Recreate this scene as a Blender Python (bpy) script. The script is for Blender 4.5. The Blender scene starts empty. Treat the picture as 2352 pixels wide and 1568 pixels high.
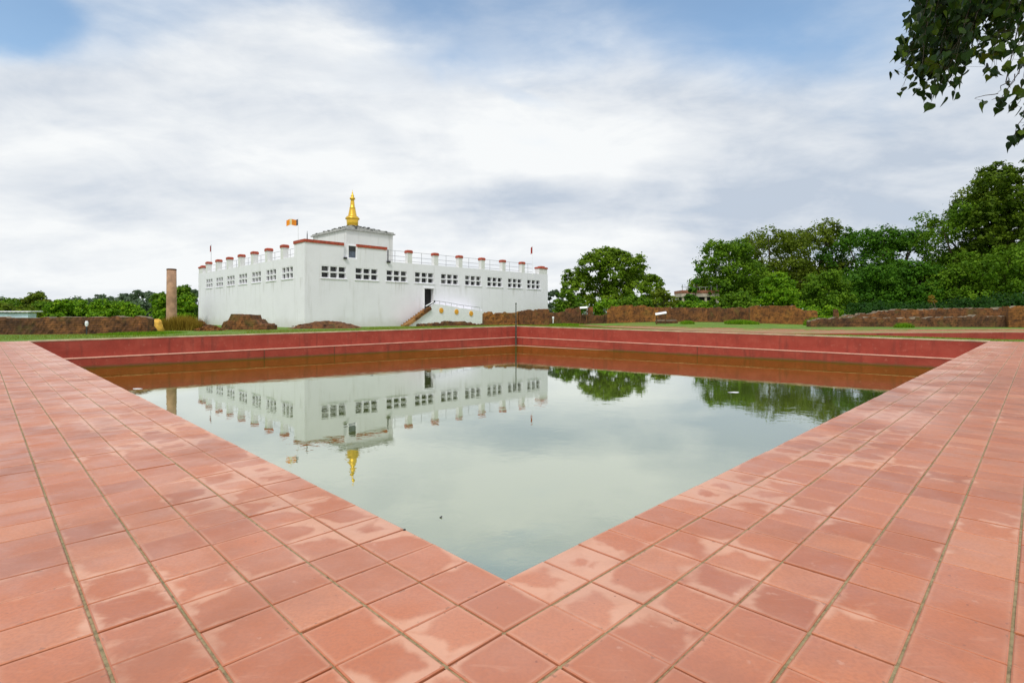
import bpy, math, random
import numpy as np
from mathutils import Vector
R = math.radians
scene = bpy.context.scene
COL = scene.collection

# ------------------------------------------------------------------ camera
CAMH = 1.30                     # eye height above the deck
FPX, CX, HY = 1257.0, 1176.0, 727.0    # focal length, centre and horizon in a 2352 px wide frame
cam_d = bpy.data.cameras.new('camera')
cam = bpy.data.objects.new('camera', cam_d); COL.objects.link(cam)
cam.location = (0, 0, CAMH); cam.rotation_euler = (R(90), 0, 0)
cam_d.sensor_width = 36.0; cam_d.lens = 36.0*FPX/2352.0
cam_d.shift_y = -(784.0-HY)/2352.0
cam_d.clip_start = 0.05; cam_d.clip_end = 6000
scene.camera = cam

# ------------------------------------------------------------------ sky, sun, exposure
sun_dir = Vector((-0.15, -0.61, 0.78)).normalized()
world = bpy.data.worlds.new('World'); scene.world = world; world.use_nodes = True
def build_world():
    nt = world.node_tree; N = nt.nodes; L = nt.links; N.clear()
    out = N.new('ShaderNodeOutputWorld'); bg = N.new('ShaderNodeBackground')
    bg.inputs['Strength'].default_value = 0.1
    L.new(bg.outputs[0], out.inputs[0])
    sky = N.new('ShaderNodeTexSky'); sky.sky_type = 'NISHITA'; sky.sun_disc = False
    sky.sun_elevation = math.asin(sun_dir.z); sky.sun_rotation = math.atan2(sun_dir.x, sun_dir.y)
    sky.air_density = 1.0; sky.dust_density = 0.6; sky.ozone_density = 1.6
    tc = N.new('ShaderNodeTexCoord')
    def math_(op, a, b=None, c=None, clamp=False):
        n = N.new('ShaderNodeMath'); n.operation = op; n.use_clamp = clamp
        for i, v in enumerate((a, b, c)):
            if v is None: continue
            if isinstance(v, (int, float)): n.inputs[i].default_value = v
            else: L.new(v, n.inputs[i])
        return n.outputs[0]
    def vmath(op, a, b):
        n = N.new('ShaderNodeVectorMath'); n.operation = op
        for i, v in enumerate((a, b)):
            if isinstance(v, tuple): n.inputs[i].default_value = v
            else: L.new(v, n.inputs[i])
        return n
    d = vmath('NORMALIZE', tc.outputs['Generated'], (0, 0, 0)).outputs[0]
    sep = N.new('ShaderNodeSeparateXYZ'); L.new(d, sep.inputs[0])
    wn = N.new('ShaderNodeTexNoise'); wn.inputs['Scale'].default_value = 5.0; wn.inputs['Detail'].default_value = 5; L.new(d, wn.inputs['Vector'])
    off = vmath('MULTIPLY', vmath('SUBTRACT', wn.outputs['Color'], (.5, .5, .5)).outputs[0], (.15, .15, .11))
    dw = vmath('NORMALIZE', vmath('ADD', d, off.outputs[0]).outputs[0], (0, 0, 0)).outputs[0]
    zz = math_('ADD', math_('MAXIMUM', sep.outputs[2], 0.0), 0.30)
    px = math_('DIVIDE', sep.outputs[0], zz); py = math_('DIVIDE', sep.outputs[1], zz)
    cmb = N.new('ShaderNodeCombineXYZ'); L.new(px, cmb.inputs[0]); L.new(py, cmb.inputs[1])
    def noise(scale, detail, rough, dist, off, sc=(1, 1, 1)):
        mp = N.new('ShaderNodeMapping'); mp.inputs['Location'].default_value = off
        mp.inputs['Scale'].default_value = sc
        L.new(cmb.outputs[0], mp.inputs[0])
        n = N.new('ShaderNodeTexNoise'); n.inputs['Scale'].default_value = scale
        n.inputs['Detail'].default_value = detail; n.inputs['Roughness'].default_value = rough
        n.inputs['Distortion'].default_value = dist
        L.new(mp.outputs[0], n.inputs['Vector']); return n.outputs[0]
    n1 = noise(1.15, 6, 0.50, 0.12, (3.1, 1.7, 0), (0.75, 1.3, 1))
    n2 = noise(3.0, 8, 0.56, 0.25, (7.3, 4.2, 2.0), (0.6, 1.7, 1))
    n3 = noise(1.0, 3, 0.5, 0.1, (1.3, 9.2, 5.0), (0.6, 1.4, 1))
    n4n = N.new('ShaderNodeTexNoise'); n4n.inputs['Scale'].default_value = 7.0; n4n.inputs['Detail'].default_value = 8; n4n.inputs['Roughness'].default_value = 0.58; n4n.inputs['Distortion'].default_value = 0.3
    mp4 = N.new('ShaderNodeMapping'); mp4.inputs['Scale'].default_value = (0.8, 1.0, 2.2); mp4.inputs['Rotation'].default_value = (0.0, 0.22, 0.3); L.new(d, mp4.inputs[0]); L.new(mp4.outputs[0], n4n.inputs['Vector']); n4 = n4n.outputs[0]
    def lobe(v, inner, outer):       # a soft region of sky around direction v
        dt = vmath('DOT_PRODUCT', dw, tuple(Vector(v).normalized())).outputs['Value']
        mr = N.new('ShaderNodeMapRange'); mr.interpolation_type = 'SMOOTHSTEP'
        mr.inputs[1].default_value = outer; mr.inputs[2].default_value = inner
        L.new(dt, mr.inputs[0]); return mr.outputs[0]
    sw = N.new('ShaderNodeSeparateXYZ'); L.new(dw, sw.inputs[0])
    ysafe = math_('MAXIMUM', sw.outputs[1], 0.05)
    az = math_('DIVIDE', sw.outputs[0], ysafe); el = math_('DIVIDE', sw.outputs[2], ysafe)      # tangents of bearing and height in the northern sky
    def patch(x, y, rx, ry, tilt=0.0):
        a = math_('SUBTRACT', az, (x-CX)/FPX); b = math_('SUBTRACT', math_('ADD', el, math_('MULTIPLY', a, tilt)), (HY-y)/FPX)
        q = math_('ADD', math_('POWER', math_('ABSOLUTE', math_('DIVIDE', a, rx/FPX)), 2.0), math_('POWER', math_('ABSOLUTE', math_('DIVIDE', b, ry/FPX)), 2.0))
        mr = N.new('ShaderNodeMapRange'); mr.interpolation_type = 'SMOOTHSTEP'
        mr.inputs[1].default_value = 1.6; mr.inputs[2].default_value = 0.0; L.new(q, mr.inputs[0]); return mr.outputs[0]
    def total(items):
        acc = None
        for k, p in items:
            t = math_('MULTIPLY', p, k); acc = t if acc is None else math_('ADD', acc, t)
        return acc
    holes = total([(1.15, patch(-30, -10, 230, 140, .25)), (0.85, patch(280, -50, 430, 190)), (1.0, patch(1500, -90, 640, 310, -.05)), (0.65, patch(1950, -60, 520, 320)), (0.28, patch(1150, 0, 560, 190, -.05)), (0.6, patch(800, -30, 280, 120, .3))])
    wisp = math_('MULTIPLY', total([(0.50, patch(960, 165, 260, 62, -.12)), (0.18, patch(1070, 130, 130, 40, -.1)), (0.55, patch(1225, 218, 95, 20, .3)), (0.45, patch(1170, 295, 150, 34, .15)), (0.4, patch(1470, 305, 60, 14, .2))]), math_('MULTIPLY', math_('SUBTRACT', n4, 0.34), 3.4, None, True))
    holes = math_('ADD', holes, wisp)
    cov = math_('ADD', math_('MULTIPLY', n1, 0.52), math_('ADD', math_('MULTIPLY', n2, 0.30), math_('MULTIPLY', n4, 0.42)))      # about 0.62
    op = math_('SUBTRACT', math_('ADD', cov, 0.42), math_('MULTIPLY', holes, 0.62))
    mr = N.new('ShaderNodeMapRange'); mr.interpolation_type = 'SMOOTHSTEP'
    mr.inputs[1].default_value = 0.02; mr.inputs[2].default_value = 1.0; mr.inputs[3].default_value = 0.10
    L.new(op, mr.inputs[0]); mask = mr.outputs[0]
    # cloud brightness: thick parts greyer, thin parts white
    br = math_('ADD', math_('ADD', math_('MULTIPLY', n2, 0.28), math_('MULTIPLY', n4, 0.46)), math_('MULTIPLY', n3, 0.40))     # about 0.55
    mb = N.new('ShaderNodeMapRange'); mb.inputs[1].default_value = 0.40; mb.inputs[2].default_value = 0.70
    mb.inputs[3].default_value = 0.0; mb.inputs[4].default_value = 1.0
    L.new(br, mb.inputs[0])
    sh = math_('ADD', mb.outputs[0], total([(0.22, patch(650, 430, 900, 330)), (0.35, patch(1400, 340, 330, 110, .05)), (0.25, patch(300, 570, 500, 110)), (-0.52, patch(1980, 470, 520, 150)), (-0.48, patch(1240, 470, 280, 70, -.05)), (-0.22, patch(1900, 250, 600, 160)), (-0.25, patch(330, 470, 330, 60)), (-0.25, patch(100, 200, 320, 70)), (-0.2, patch(650, 300, 420, 60, .1))]), None, True)
    cr = N.new('ShaderNodeValToRGB')
    cr.color_ramp.elements[0].position = 0.0; cr.color_ramp.elements[0].color = (0.52, 0.59, 0.69, 1)
    cr.color_ramp.elements[1].position = 1.0; cr.color_ramp.elements[1].color = (0.90, 0.92, 0.93, 1)
    e = cr.color_ramp.elements.new(0.5); e.color = (0.73, 0.77, 0.82, 1)
    L.new(sh, cr.inputs[0])
    ten = N.new('ShaderNodeVectorMath'); ten.operation = 'SCALE'; ten.inputs['Scale'].default_value = 8.95
    L.new(cr.outputs[0], ten.inputs[0])
    mix = N.new('ShaderNodeMix'); mix.data_type = 'RGBA'; mix.clamp_factor = True
    sk2 = N.new('ShaderNodeVectorMath'); sk2.operation = 'MULTIPLY'; sk2.inputs[1].default_value = (1.55, 1.72, 1.66); L.new(sky.outputs[0], sk2.inputs[0])
    L.new(mask, mix.inputs[0]); L.new(sk2.outputs[0], mix.inputs[6]); L.new(ten.outputs[0], mix.inputs[7])
    L.new(mix.outputs[2], bg.inputs[0])
build_world()
sun_d = bpy.data.lights.new('sun', 'SUN'); sun_d.energy = 1.5; sun_d.angle = R(12); sun_d.color = (1.0, 0.965, 0.91)
sun = bpy.data.objects.new('sun', sun_d); COL.objects.link(sun)
sun.rotation_euler = sun_dir.to_track_quat('Z', 'Y').to_euler(); sun.location = (0, 0, 60)
scene.view_settings.view_transform = 'Standard'; scene.view_settings.look = 'None'
scene.view_settings.exposure = 0.22; scene.view_settings.gamma = 1.0
scene.render.engine = 'CYCLES'
scene.cycles.max_bounces = 6; scene.cycles.transparent_max_bounces = 8

# ------------------------------------------------------------------ layout
def at(x, y, D): return Vector(((x-CX)/FPX*D, D, CAMH + (HY-y)/FPX*D))     # a pixel at a depth
def ax(x, D): return (x-CX)/FPX*D
NP = Vector((-0.034, 2.69)); LP = Vector((-25.8, 29.2)); RP = Vector((25.5, 29.2)); FP = Vector((0.44, 55.2))
LU = (LP-NP).length; LV = (RP-NP).length
UD = (LP-NP)/LU; VD = (RP-NP)/LV; XT = FP-LP-RP+NP
WATER = -1.55
def W(u, v, z=0.0):             # pond coordinates (metres along the two near edges) to the world
    s = min(max(u/LU, 0), 1); t = min(max(v/LV, 0), 1)
    p = NP + UD*u + VD*v + XT*(s*t)
    return (p.x, p.y, z)
def UV(x, y):
    d = UD.x*VD.y - UD.y*VD.x
    for it in range(3):
        if it == 0: px, py = x-NP.x, y-NP.y
        else:
            s = min(max(u/LU, 0), 1); t = min(max(v/LV, 0), 1)
            px, py = x-NP.x-XT.x*s*t, y-NP.y-XT.y*s*t
        u = (px*VD.y - py*VD.x)/d; v = (UD.x*py - UD.y*px)/d
    return u, v
def gz_uv(u, v):
    s = min(max(u/LU, 0), 1); t = min(max(v/LV, 0), 1)
    dd = max(u-LU, v-LV, 0.0); f = math.exp(-(dd/15.0)**2)
    z = 0.36*s*t*f + 0.10*(1-f) - 0.03
    ss = lambda x, a, b: (lambda q: q*q*(3-2*q))(min(max((x-a)/(b-a), 0), 1))
    z += (0.22+0.30*ss(u, 14, 30))*ss(v-LV, 13, 23)*ss(u-LU, 14, -2)*ss(u, -30, -5)     # low grassy bank under the right-hand ruins
    return z
def gz(x, y): return gz_uv(*UV(x, y))

# ------------------------------------------------------------------ object helpers
def tag(o, label=None, cat=None, group=None, kind=None):
    if label: o['label'] = label
    if cat: o['category'] = cat
    if group: o['group'] = group
    if kind: o['kind'] = kind
    return o
def thing(name, loc, label, cat, group=None, rz=0.0):
    o = bpy.data.objects.new(name, None); COL.objects.link(o)
    o.location = loc; o.rotation_euler = (0, 0, rz); o.empty_display_size = 0.3
    return tag(o, label, cat, group)
class MB:
    def __init__(self): self.v = []; self.f = []; self.m = []; self.r = []
    def add(self, vs, fs, mat=0, rnd=0.5):
        b = len(self.v); self.v.extend([tuple(p) for p in vs])
        for f in fs: self.f.append(tuple(i+b for i in f)); self.m.append(mat); self.r.append(rnd)
        return self
    def quad(self, a, b, c, d, mat=0, rnd=0.5): return self.add((a, b, c, d), ((0, 1, 2, 3),), mat, rnd)
    def box(self, c, s, ex=(1, 0, 0), ey=(0, 1, 0), ez=(0, 0, 1), mat=0, rnd=0.5, bev=0.0):
        c = Vector(c); ex, ey, ez = Vector(ex), Vector(ey), Vector(ez)
        hx, hy, hz = s[0]/2, s[1]/2, s[2]/2
        if bev <= 0:
            vs = [c+ex*(i*hx)+ey*(j*hy)+ez*(k*hz) for k in (-1, 1) for j in (-1, 1) for i in (-1, 1)]
            return self.add(vs, ((0, 2, 3, 1), (4, 5, 7, 6), (0, 1, 5, 4), (2, 6, 7, 3), (0, 4, 6, 2), (1, 3, 7, 5)), mat, rnd)
        vs = []
        for k, ins in ((-hz, 0), (hz-bev, 0), (hz, bev)):
            for i, j in ((-1, -1), (1, -1), (1, 1), (-1, 1)):
                vs.append(c+ex*(i*(hx-ins))+ey*(j*(hy-ins))+ez*k)
        fs = [(3, 2, 1, 0), (8, 9, 10, 11)]
        for b in (0, 4):
            for q in range(4): fs.append((b+q, b+(q+1) % 4, b+4+(q+1) % 4, b+4+q))
        return self.add(vs, fs, mat, rnd)
    def tube(self, pts, rads, n=8, mat=0, cap=True):
        pts = [Vector(p) for p in pts]; rings = []; b = len(self.v)
        up = Vector((0.13, 0.21, 1)).normalized()
        for i, p in enumerate(pts):
            t = (pts[min(i+1, len(pts)-1)]-pts[max(i-1, 0)]).normalized()
            a = t.cross(up)
            if a.length < 1e-3: a = t.cross(Vector((1, 0, 0)))
            a.normalize(); c = t.cross(a)
            for k in range(n):
                an = 2*math.pi*k/n
                self.v.append(tuple(p+(a*math.cos(an)+c*math.sin(an))*rads[i]))
        for i in range(len(pts)-1):
            for k in range(n):
                self.f.append((b+i*n+k, b+i*n+(k+1) % n, b+(i+1)*n+(k+1) % n, b+(i+1)*n+k)); self.m.append(mat); self.r.append(0.5)
        if cap:
            for st in (0, (len(pts)-1)*n):
                self.f.append(tuple(b+st+k for k in range(n))); self.m.append(mat); self.r.append(0.5)
        return self
    def lathe(self, c, prof, n=20, mat=0):
        c = Vector(c); b = len(self.v)
        for r, z in prof:
            for k in range(n):
                an = 2*math.pi*k/n; self.v.append((c.x+r*math.cos(an), c.y+r*math.sin(an), c.z+z))
        for i in range(len(prof)-1):
            for k in range(n):
                self.f.append((b+i*n+k, b+i*n+(k+1) % n, b+(i+1)*n+(k+1) % n, b+(i+1)*n+k)); self.m.append(mat); self.r.append(0.5)
        self.f.append(tuple(b+k for k in range(n))); self.m.append(mat); self.r.append(0.5)
        self.f.append(tuple(b+(len(prof)-1)*n+k for k in range(n))); self.m.append(mat); self.r.append(0.5)
        return self
    def build(self, name, mats, parent=None, smooth=False, local=True):
        if not isinstance(mats, (list, tuple)): mats = [mats]
        me = bpy.data.meshes.new(name)
        off = Vector((0, 0, 0))
        if parent is not None and local:
            q = parent
            while q is not None: off += Vector(q.location); q = q.parent
        elif parent is None:
            a = np.array(self.v); off = Vector((float(a[:, 0].mean()), float(a[:, 1].mean()), float(a[:, 2].min())))
        vs = [(p[0]-off.x, p[1]-off.y, p[2]-off.z) for p in self.v]
        me.from_pydata(vs, [], self.f)
        for m in mats: me.materials.append(m)
        me.polygons.foreach_set('material_index', self.m)
        at_ = me.attributes.new('rnd', 'FLOAT', 'FACE'); at_.data.foreach_set('value', self.r)
        if smooth: me.polygons.foreach_set('use_smooth', [True]*len(self.f))
        me.update()
        o = bpy.data.objects.new(name, me); COL.objects.link(o)
        if parent is not None: o.parent = parent
        else: o.location = off
        return o
def np_mesh(name, V, F4, mat, rnd, parent=None, loc=(0, 0, 0), uv=None):
    me = bpy.data.meshes.new(name); nv = len(V); nf = len(F4); k = F4.shape[1]
    me.vertices.add(nv); me.vertices.foreach_set('co', (V-np.array(loc)).astype(np.float32).ravel())
    me.loops.add(nf*k); me.loops.foreach_set('vertex_index', F4.astype(np.int32).ravel())
    me.polygons.add(nf); me.polygons.foreach_set('loop_start', np.arange(0, nf*k, k, dtype=np.int32))
    me.polygons.foreach_set('loop_total', np.full(nf, k, dtype=np.int32))
    me.update(calc_edges=True)
    a = me.attributes.new('rnd', 'FLOAT', 'FACE'); a.data.foreach_set('value', rnd.astype(np.float32))
    me.materials.append(mat)
    o = bpy.data.objects.new(name, me); COL.objects.link(o)
    if parent is not None: o.parent = parent
    else: o.location = loc
    return o

# ------------------------------------------------------------------ materials
def mat_new(name):
    m = bpy.data.materials.new(name); m.use_nodes = True
    nt = m.node_tree; b = nt.nodes['Principled BSDF']; return m, nt, b
class NG:
    def __init__(self, nt): self.nt = nt; self.tc = nt.nodes.new('ShaderNodeTexCoord')
    def lk(self, a, b): self.nt.links.new(a, b)
    def pos(self):
        g = self.nt.nodes.new('ShaderNodeNewGeometry'); return g.outputs['Position']
    def noise(self, vec, scale, detail=4, rough=0.55, dist=0.0, sc=(1, 1, 1), off=(0, 0, 0)):
        mp = self.nt.nodes.new('ShaderNodeMapping'); mp.inputs['Scale'].default_value = sc; mp.inputs['Location'].default_value = off
        self.lk(vec, mp.inputs[0])
        n = self.nt.nodes.new('ShaderNodeTexNoise'); n.inputs['Scale'].default_value = scale; n.inputs['Detail'].default_value = detail
        n.inputs['Roughness'].default_value = rough; n.inputs['Distortion'].default_value = dist
        self.lk(mp.outputs[0], n.inputs['Vector']); return n.outputs[0]
    def ramp(self, fac, stops, interp='LINEAR'):
        r = self.nt.nodes.new('ShaderNodeValToRGB'); r.color_ramp.interpolation = interp
        els = r.color_ramp.elements
        els[0].position, els[0].color = stops[0][0], (*stops[0][1], 1)
        els[1].position, els[1].color = stops[-1][0], (*stops[-1][1], 1)
        for p, c in stops[1:-1]: e = els.new(p); e.color = (*c, 1)
        self.lk(fac, r.inputs[0]); return r.outputs[0]
    def mr(self, v, a, b, c=0.0, d=1.0, smooth=True):
        n = self.nt.nodes.new('ShaderNodeMapRange'); n.clamp = True
        n.interpolation_type = 'SMOOTHSTEP' if smooth else 'LINEAR'
        for i, x in zip((1, 2, 3, 4), (a, b, c, d)): n.inputs[i].default_value = x
        self.lk(v, n.inputs[0]); return n.outputs[0]
    def m(self, op, a, b=None):
        n = self.nt.nodes.new('ShaderNodeMath'); n.operation = op
        for i, x in enumerate((a, b)):
            if x is None: continue
            if isinstance(x, (int, float)): n.inputs[i].default_value = x
            else: self.lk(x, n.inputs[i])
        return n.outputs[0]
    def mix(self, fac, a, b, mode='MIX'):
        n = self.nt.nodes.new('ShaderNodeMix'); n.data_type = 'RGBA'; n.blend_type = mode
        for i, x in ((0, fac), (6, a), (7, b)):
            if isinstance(x, (int, float)): n.inputs[i].default_value = x
            elif isinstance(x, tuple): n.inputs[i].default_value = (*x, 1)
            else: self.lk(x, n.inputs[i])
        return n.outputs[2]
    def attr(self, name='rnd'):
        n = self.nt.nodes.new('ShaderNodeAttribute'); n.attribute_name = name; return n.outputs['Fac']
    def bump(self, h, strength, dist, bsdf):
        n = self.nt.nodes.new('ShaderNodeBump'); n.inputs['Strength'].default_value = strength; n.inputs['Distance'].default_value = dist
        self.lk(h, n.inputs['Height']); self.lk(n.outputs[0], bsdf.inputs['Normal'])
def simple(name, col, rough=0.6, var=0.18, scale=3.0, metal=0.0, bump=0.0):
    m, nt, b = mat_new(name); g = NG(nt)
    n = g.noise(g.pos(), scale, 5, 0.6)
    c = g.mix(g.mr(n, 0.3, 0.7), tuple(x*(1-var) for x in col), tuple(min(1, x*(1+var)) for x in col))
    g.lk(c, b.inputs['Base Color']); b.inputs['Roughness'].default_value = rough; b.inputs['Metallic'].default_value = metal
    if bump: g.bump(n, bump, 0.02, b)
    return m
M = {}
def make_materials():
    # terracotta tiles
    m, nt, b = mat_new('terracotta_tile'); g = NG(nt)
    p = g.pos(); r = g.attr('rnd')
    base = g.ramp(r, [(0.0, (0.46, 0.130, 0.050)), (0.3, (0.545, 0.162, 0.061)), (0.6, (0.59, 0.180, 0.071)), (0.85, (0.61, 0.200, 0.084)), (1.0, (0.66, 0.245, 0.115))])
    cl = g.noise(p, 2.2, 5, 0.6, 0.4); base = g.mix(g.m('MULTIPLY', g.mr(cl, 0.42, 0.7), 0.45), base, (0.60, 0.25, 0.15))
    fine = g.noise(p, 60, 3, 0.6); base = g.mix(g.mr(fine, 0.35, 0.75, 0.0, 0.34), base, (0.34, 0.11, 0.06))
    uvn = nt.nodes.new('ShaderNodeUVMap'); uvn.uv_map = 'tile'
    sp = nt.nodes.new('ShaderNodeSeparateXYZ'); g.lk(uvn.outputs[0], sp.inputs[0])
    eu = g.m('SUBTRACT', 0.5, g.m('ABSOLUTE', g.m('SUBTRACT', sp.outputs[0], 0.5)))
    ev = g.m('SUBTRACT', 0.5, g.m('ABSOLUTE', g.m('SUBTRACT', sp.outputs[1], 0.5)))
    ed = g.m('MINIMUM', eu, ev)
    wob = g.noise(p, 7.0, 4, 0.55, 0.6); patch = g.noise(p, 1.25, 3, 0.5, 0.2, off=(4.2, 1.1, 0))
    width = g.m('MULTIPLY', g.mr(patch, 0.40, 0.62, -0.08, 0.36), g.m('MULTIPLY', wob, 2.0))
    dv = nt.nodes.new('ShaderNodeVectorMath'); dv.operation = 'SUBTRACT'; dv.inputs[1].default_value = (NP.x, NP.y, 0); g.lk(p, dv.inputs[0])
    det = UD.x*VD.y-UD.y*VD.x
    def comp(x, y):
        q = nt.nodes.new('ShaderNodeVectorMath'); q.operation = 'DOT_PRODUCT'; q.inputs[1].default_value = (x, y, 0); g.lk(dv.outputs[0], q.inputs[0]); return q.outputs['Value']
    edge = g.m('MULTIPLY', g.m('MINIMUM', comp(VD.y/det, -VD.x/det), comp(-UD.y/det, UD.x/det)), -1.0)     # metres from the pool edge
    width = g.m('SUBTRACT', width, g.mr(g.m('ADD', edge, g.m('MULTIPLY', patch, 0.8)), 0.7, 1.75, 0.0, 0.26))
    bloom = g.m('MAXIMUM', g.mr(g.m('SUBTRACT', width, ed), -0.07, 0.13), g.m('MULTIPLY', g.mr(ed, 0.0, 0.07, 1, 0), g.mr(edge, 0.6, 2.4, 0.55, 0.12)))
    base = g.mix(g.m('MULTIPLY', bloom, 0.60), base, (0.82, 0.46, 0.30))
    grime = g.noise(p, 0.9, 6, 0.65, 0.5, off=(1, 6, 2)); base = g.mix(g.mr(grime, 0.44, 0.70, 0, 0.55), base, (0.36, 0.115, 0.052))
    scuff = g.noise(p, 5.0, 6, 0.7, 1.2, sc=(1, 3.0, 1), off=(4, 4, 0)); base = g.mix(g.mr(scuff, 0.56, 0.72, 0, 0.30), base, (0.70, 0.34, 0.21))
    worn = g.m('MULTIPLY', g.mr(edge, 0.35, 1.5, 1.0, 0.0), g.mr(g.noise(p, 0.8, 5, 0.6, 0.4, off=(6, 1, 3)), 0.40, 0.62))
    vd = nt.nodes.new('ShaderNodeVectorMath'); vd.operation = 'LENGTH'; g.lk(dv.outputs[0], vd.inputs[0])
    base = g.mix(g.m('MULTIPLY', worn, g.mr(vd.outputs['Value'], 2.0, 9.0, 0.15, 0.6)), base, (0.74, 0.42, 0.32))
    chip = g.mr(g.m('SUBTRACT', ed, g.m('MULTIPLY', g.mr(g.noise(p, 16, 3, 0.6), 0.58, 0.75), 0.07)), -0.01, 0.012, 1, 0)
    base = g.mix(g.m('MULTIPLY', chip, 0.6), base, (0.28, 0.12, 0.065))
    dirt = g.mr(g.noise(p, 11, 4, 0.6, 0, off=(9, 3, 1)), 0.66, 0.74); base = g.mix(g.m('MULTIPLY', dirt, 0.25), base, (0.80, 0.52, 0.40))
    speck = g.mr(g.noise(p, 26, 2, 0.5, 0, off=(2, 8, 1)), 0.71, 0.77); base = g.mix(g.m('MULTIPLY', speck, 0.65), base, (0.25, 0.075, 0.045))
    g.lk(base, b.inputs['Base Color'])
    ro = g.mr(g.noise(p, 3.1, 4, 0.6, 0.3, off=(5, 5, 0)), 0.3, 0.7, 0.30, 0.52); g.lk(ro, b.inputs['Roughness'])
    b.inputs['Specular IOR Level'].default_value = 0.8
    g.bump(g.m('ADD', g.noise(p, 9, 4, 0.6), g.m('MULTIPLY', fine, 0.18)), 0.13, 0.012, b); M['tile'] = m
    m, nt, b = mat_new('moss_grout'); g = NG(nt); p = g.pos()
    n = g.noise(p, 30, 4, 0.65); c = g.ramp(n, [(0.25, (0.10, 0.085, 0.045)), (0.5, (0.34, 0.25, 0.13)), (0.8, (0.48, 0.38, 0.22))])
    mo = g.mr(g.noise(p, 1.5, 4, 0.6, off=(3, 7, 0)), 0.42, 0.62); c = g.mix(g.m('MULTIPLY', mo, 0.35), c, (0.20, 0.20, 0.09))
    g.lk(c, b.inputs['Base Color']); b.inputs['Roughness'].default_value = 0.9; g.bump(n, 0.5, 0.006, b); M['moss'] = m
    M['grout'] = simple('dark_grout', (0.10, 0.055, 0.03), 0.95, 0.4, 40)
    # red rendered pond wall
    m, nt, b = mat_new('red_wall'); g = NG(nt); p = g.pos()
    n = g.noise(p, 1.2, 6, 0.62, 0.3); c = g.ramp(n, [(0.25, (0.27, 0.032, 0.018)), (0.5, (0.34, 0.045, 0.026)), (0.75, (0.40, 0.068, 0.042))])
    n2 = g.noise(p, 0.35, 5, 0.6, 0.4, sc=(1, 1, 3), off=(3, 3, 3)); c = g.mix(g.mr(n2, 0.5, 0.72, 0, 0.5), c, (0.43, 0.085, 0.055))
    st = g.noise(p, 2.4, 4, 0.6, 0.1, sc=(1, 1, 0.12)); c = g.mix(g.mr(st, 0.52, 0.74, 0, 0.6), c, (0.15, 0.028, 0.018)); c = g.mix(g.mr(g.noise(p, 5.0, 5, 0.7, 0.2, off=(2, 2, 9)), 0.58, 0.70, 0, 0.4), c, (0.50, 0.17, 0.12))
    # a tide mark of algae just above the water
    sp = nt.nodes.new('ShaderNodeSeparateXYZ'); g.lk(p, sp.inputs[0])
    tide = g.m('MULTIPLY', g.mr(g.m('SUBTRACT', sp.outputs[2], g.m('MULTIPLY', g.noise(p, 1.7, 4, 0.6), 0.22)), WATER-0.08, WATER+0.05, 1, 0), 0.75)
    c = g.mix(tide, c, (0.12, 0.075, 0.02))
    g.lk(c, b.inputs['Base Color']); b.inputs['Roughness'].default_value = 0.75; g.bump(n, 0.3, 0.03, b); M['redwall'] = m
    M['ledge'] = simple('pale_ledge', (0.66, 0.36, 0.26), 0.7, 0.2, 2.0)
    M['coping'] = simple('pale_coping', (0.56, 0.42, 0.27), 0.8, 0.25, 1.2)
    # water
    m, nt, b = mat_new('pond_water'); g = NG(nt); nt.nodes.remove(b); p = g.pos()
    out = nt.nodes['Material Output']
    df = nt.nodes.new('ShaderNodeBsdfDiffuse')
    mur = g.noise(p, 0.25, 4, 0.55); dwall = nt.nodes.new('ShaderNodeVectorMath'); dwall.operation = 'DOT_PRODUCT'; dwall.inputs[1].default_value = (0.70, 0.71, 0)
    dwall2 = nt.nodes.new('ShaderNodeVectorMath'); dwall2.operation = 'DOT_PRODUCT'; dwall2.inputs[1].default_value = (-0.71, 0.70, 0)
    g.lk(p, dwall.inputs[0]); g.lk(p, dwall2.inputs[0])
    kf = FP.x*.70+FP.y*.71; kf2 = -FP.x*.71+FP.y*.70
    wall_refl = g.mr(g.m('ADD', g.m('MAXIMUM', g.m('SUBTRACT', dwall.outputs['Value'], kf), g.m('SUBTRACT', dwall2.outputs['Value'], kf2)), g.m('MULTIPLY', g.noise(p, 0.5, 5, 0.6), 5.0)), -13.5, -4.5)  # zone where the far walls' brown reflection is tinted into the water colour
    g.lk(g.mix(wall_refl, g.mix(mur, (0.125, 0.165, 0.030), (0.15, 0.195, 0.045)), (0.16, 0.10, 0.010)), df.inputs[0])
    gl = nt.nodes.new('ShaderNodeBsdfGlossy'); gl.inputs['Roughness'].default_value = 0.012; gl.inputs[0].default_value = (0.935, 0.965, 0.93, 1)
    bmp = nt.nodes.new('ShaderNodeBump'); bmp.inputs['Strength'].default_value = 0.05; bmp.inputs['Distance'].default_value = 0.05
    h = g.m('ADD', g.noise(p, 1.6, 4, 0.55, 0.3), g.m('MULTIPLY', g.noise(p, 0.45, 2, 0.5, 0.2), 1.0)); g.lk(h, bmp.inputs['Height'])
    calm = g.mr(g.noise(p, 0.12, 3, 0.5, off=(2, 5, 0)), 0.35, 0.7, 0.02, 0.08); g.lk(calm, bmp.inputs['Strength'])
    g.lk(bmp.outputs[0], gl.inputs['Normal']); g.lk(g.mix(wall_refl, (0.935, 0.965, 0.93), (0.74, 0.80, 0.42)), gl.inputs[0])
    lw = nt.nodes.new('ShaderNodeFresnel'); lw.inputs[0].default_value = 1.38
    fac = g.mr(lw.outputs[0], 0.02, 0.62, 0.44, 0.93, False); fac = g.m('SUBTRACT', fac, g.m('MULTIPLY', wall_refl, 0.20))
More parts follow.
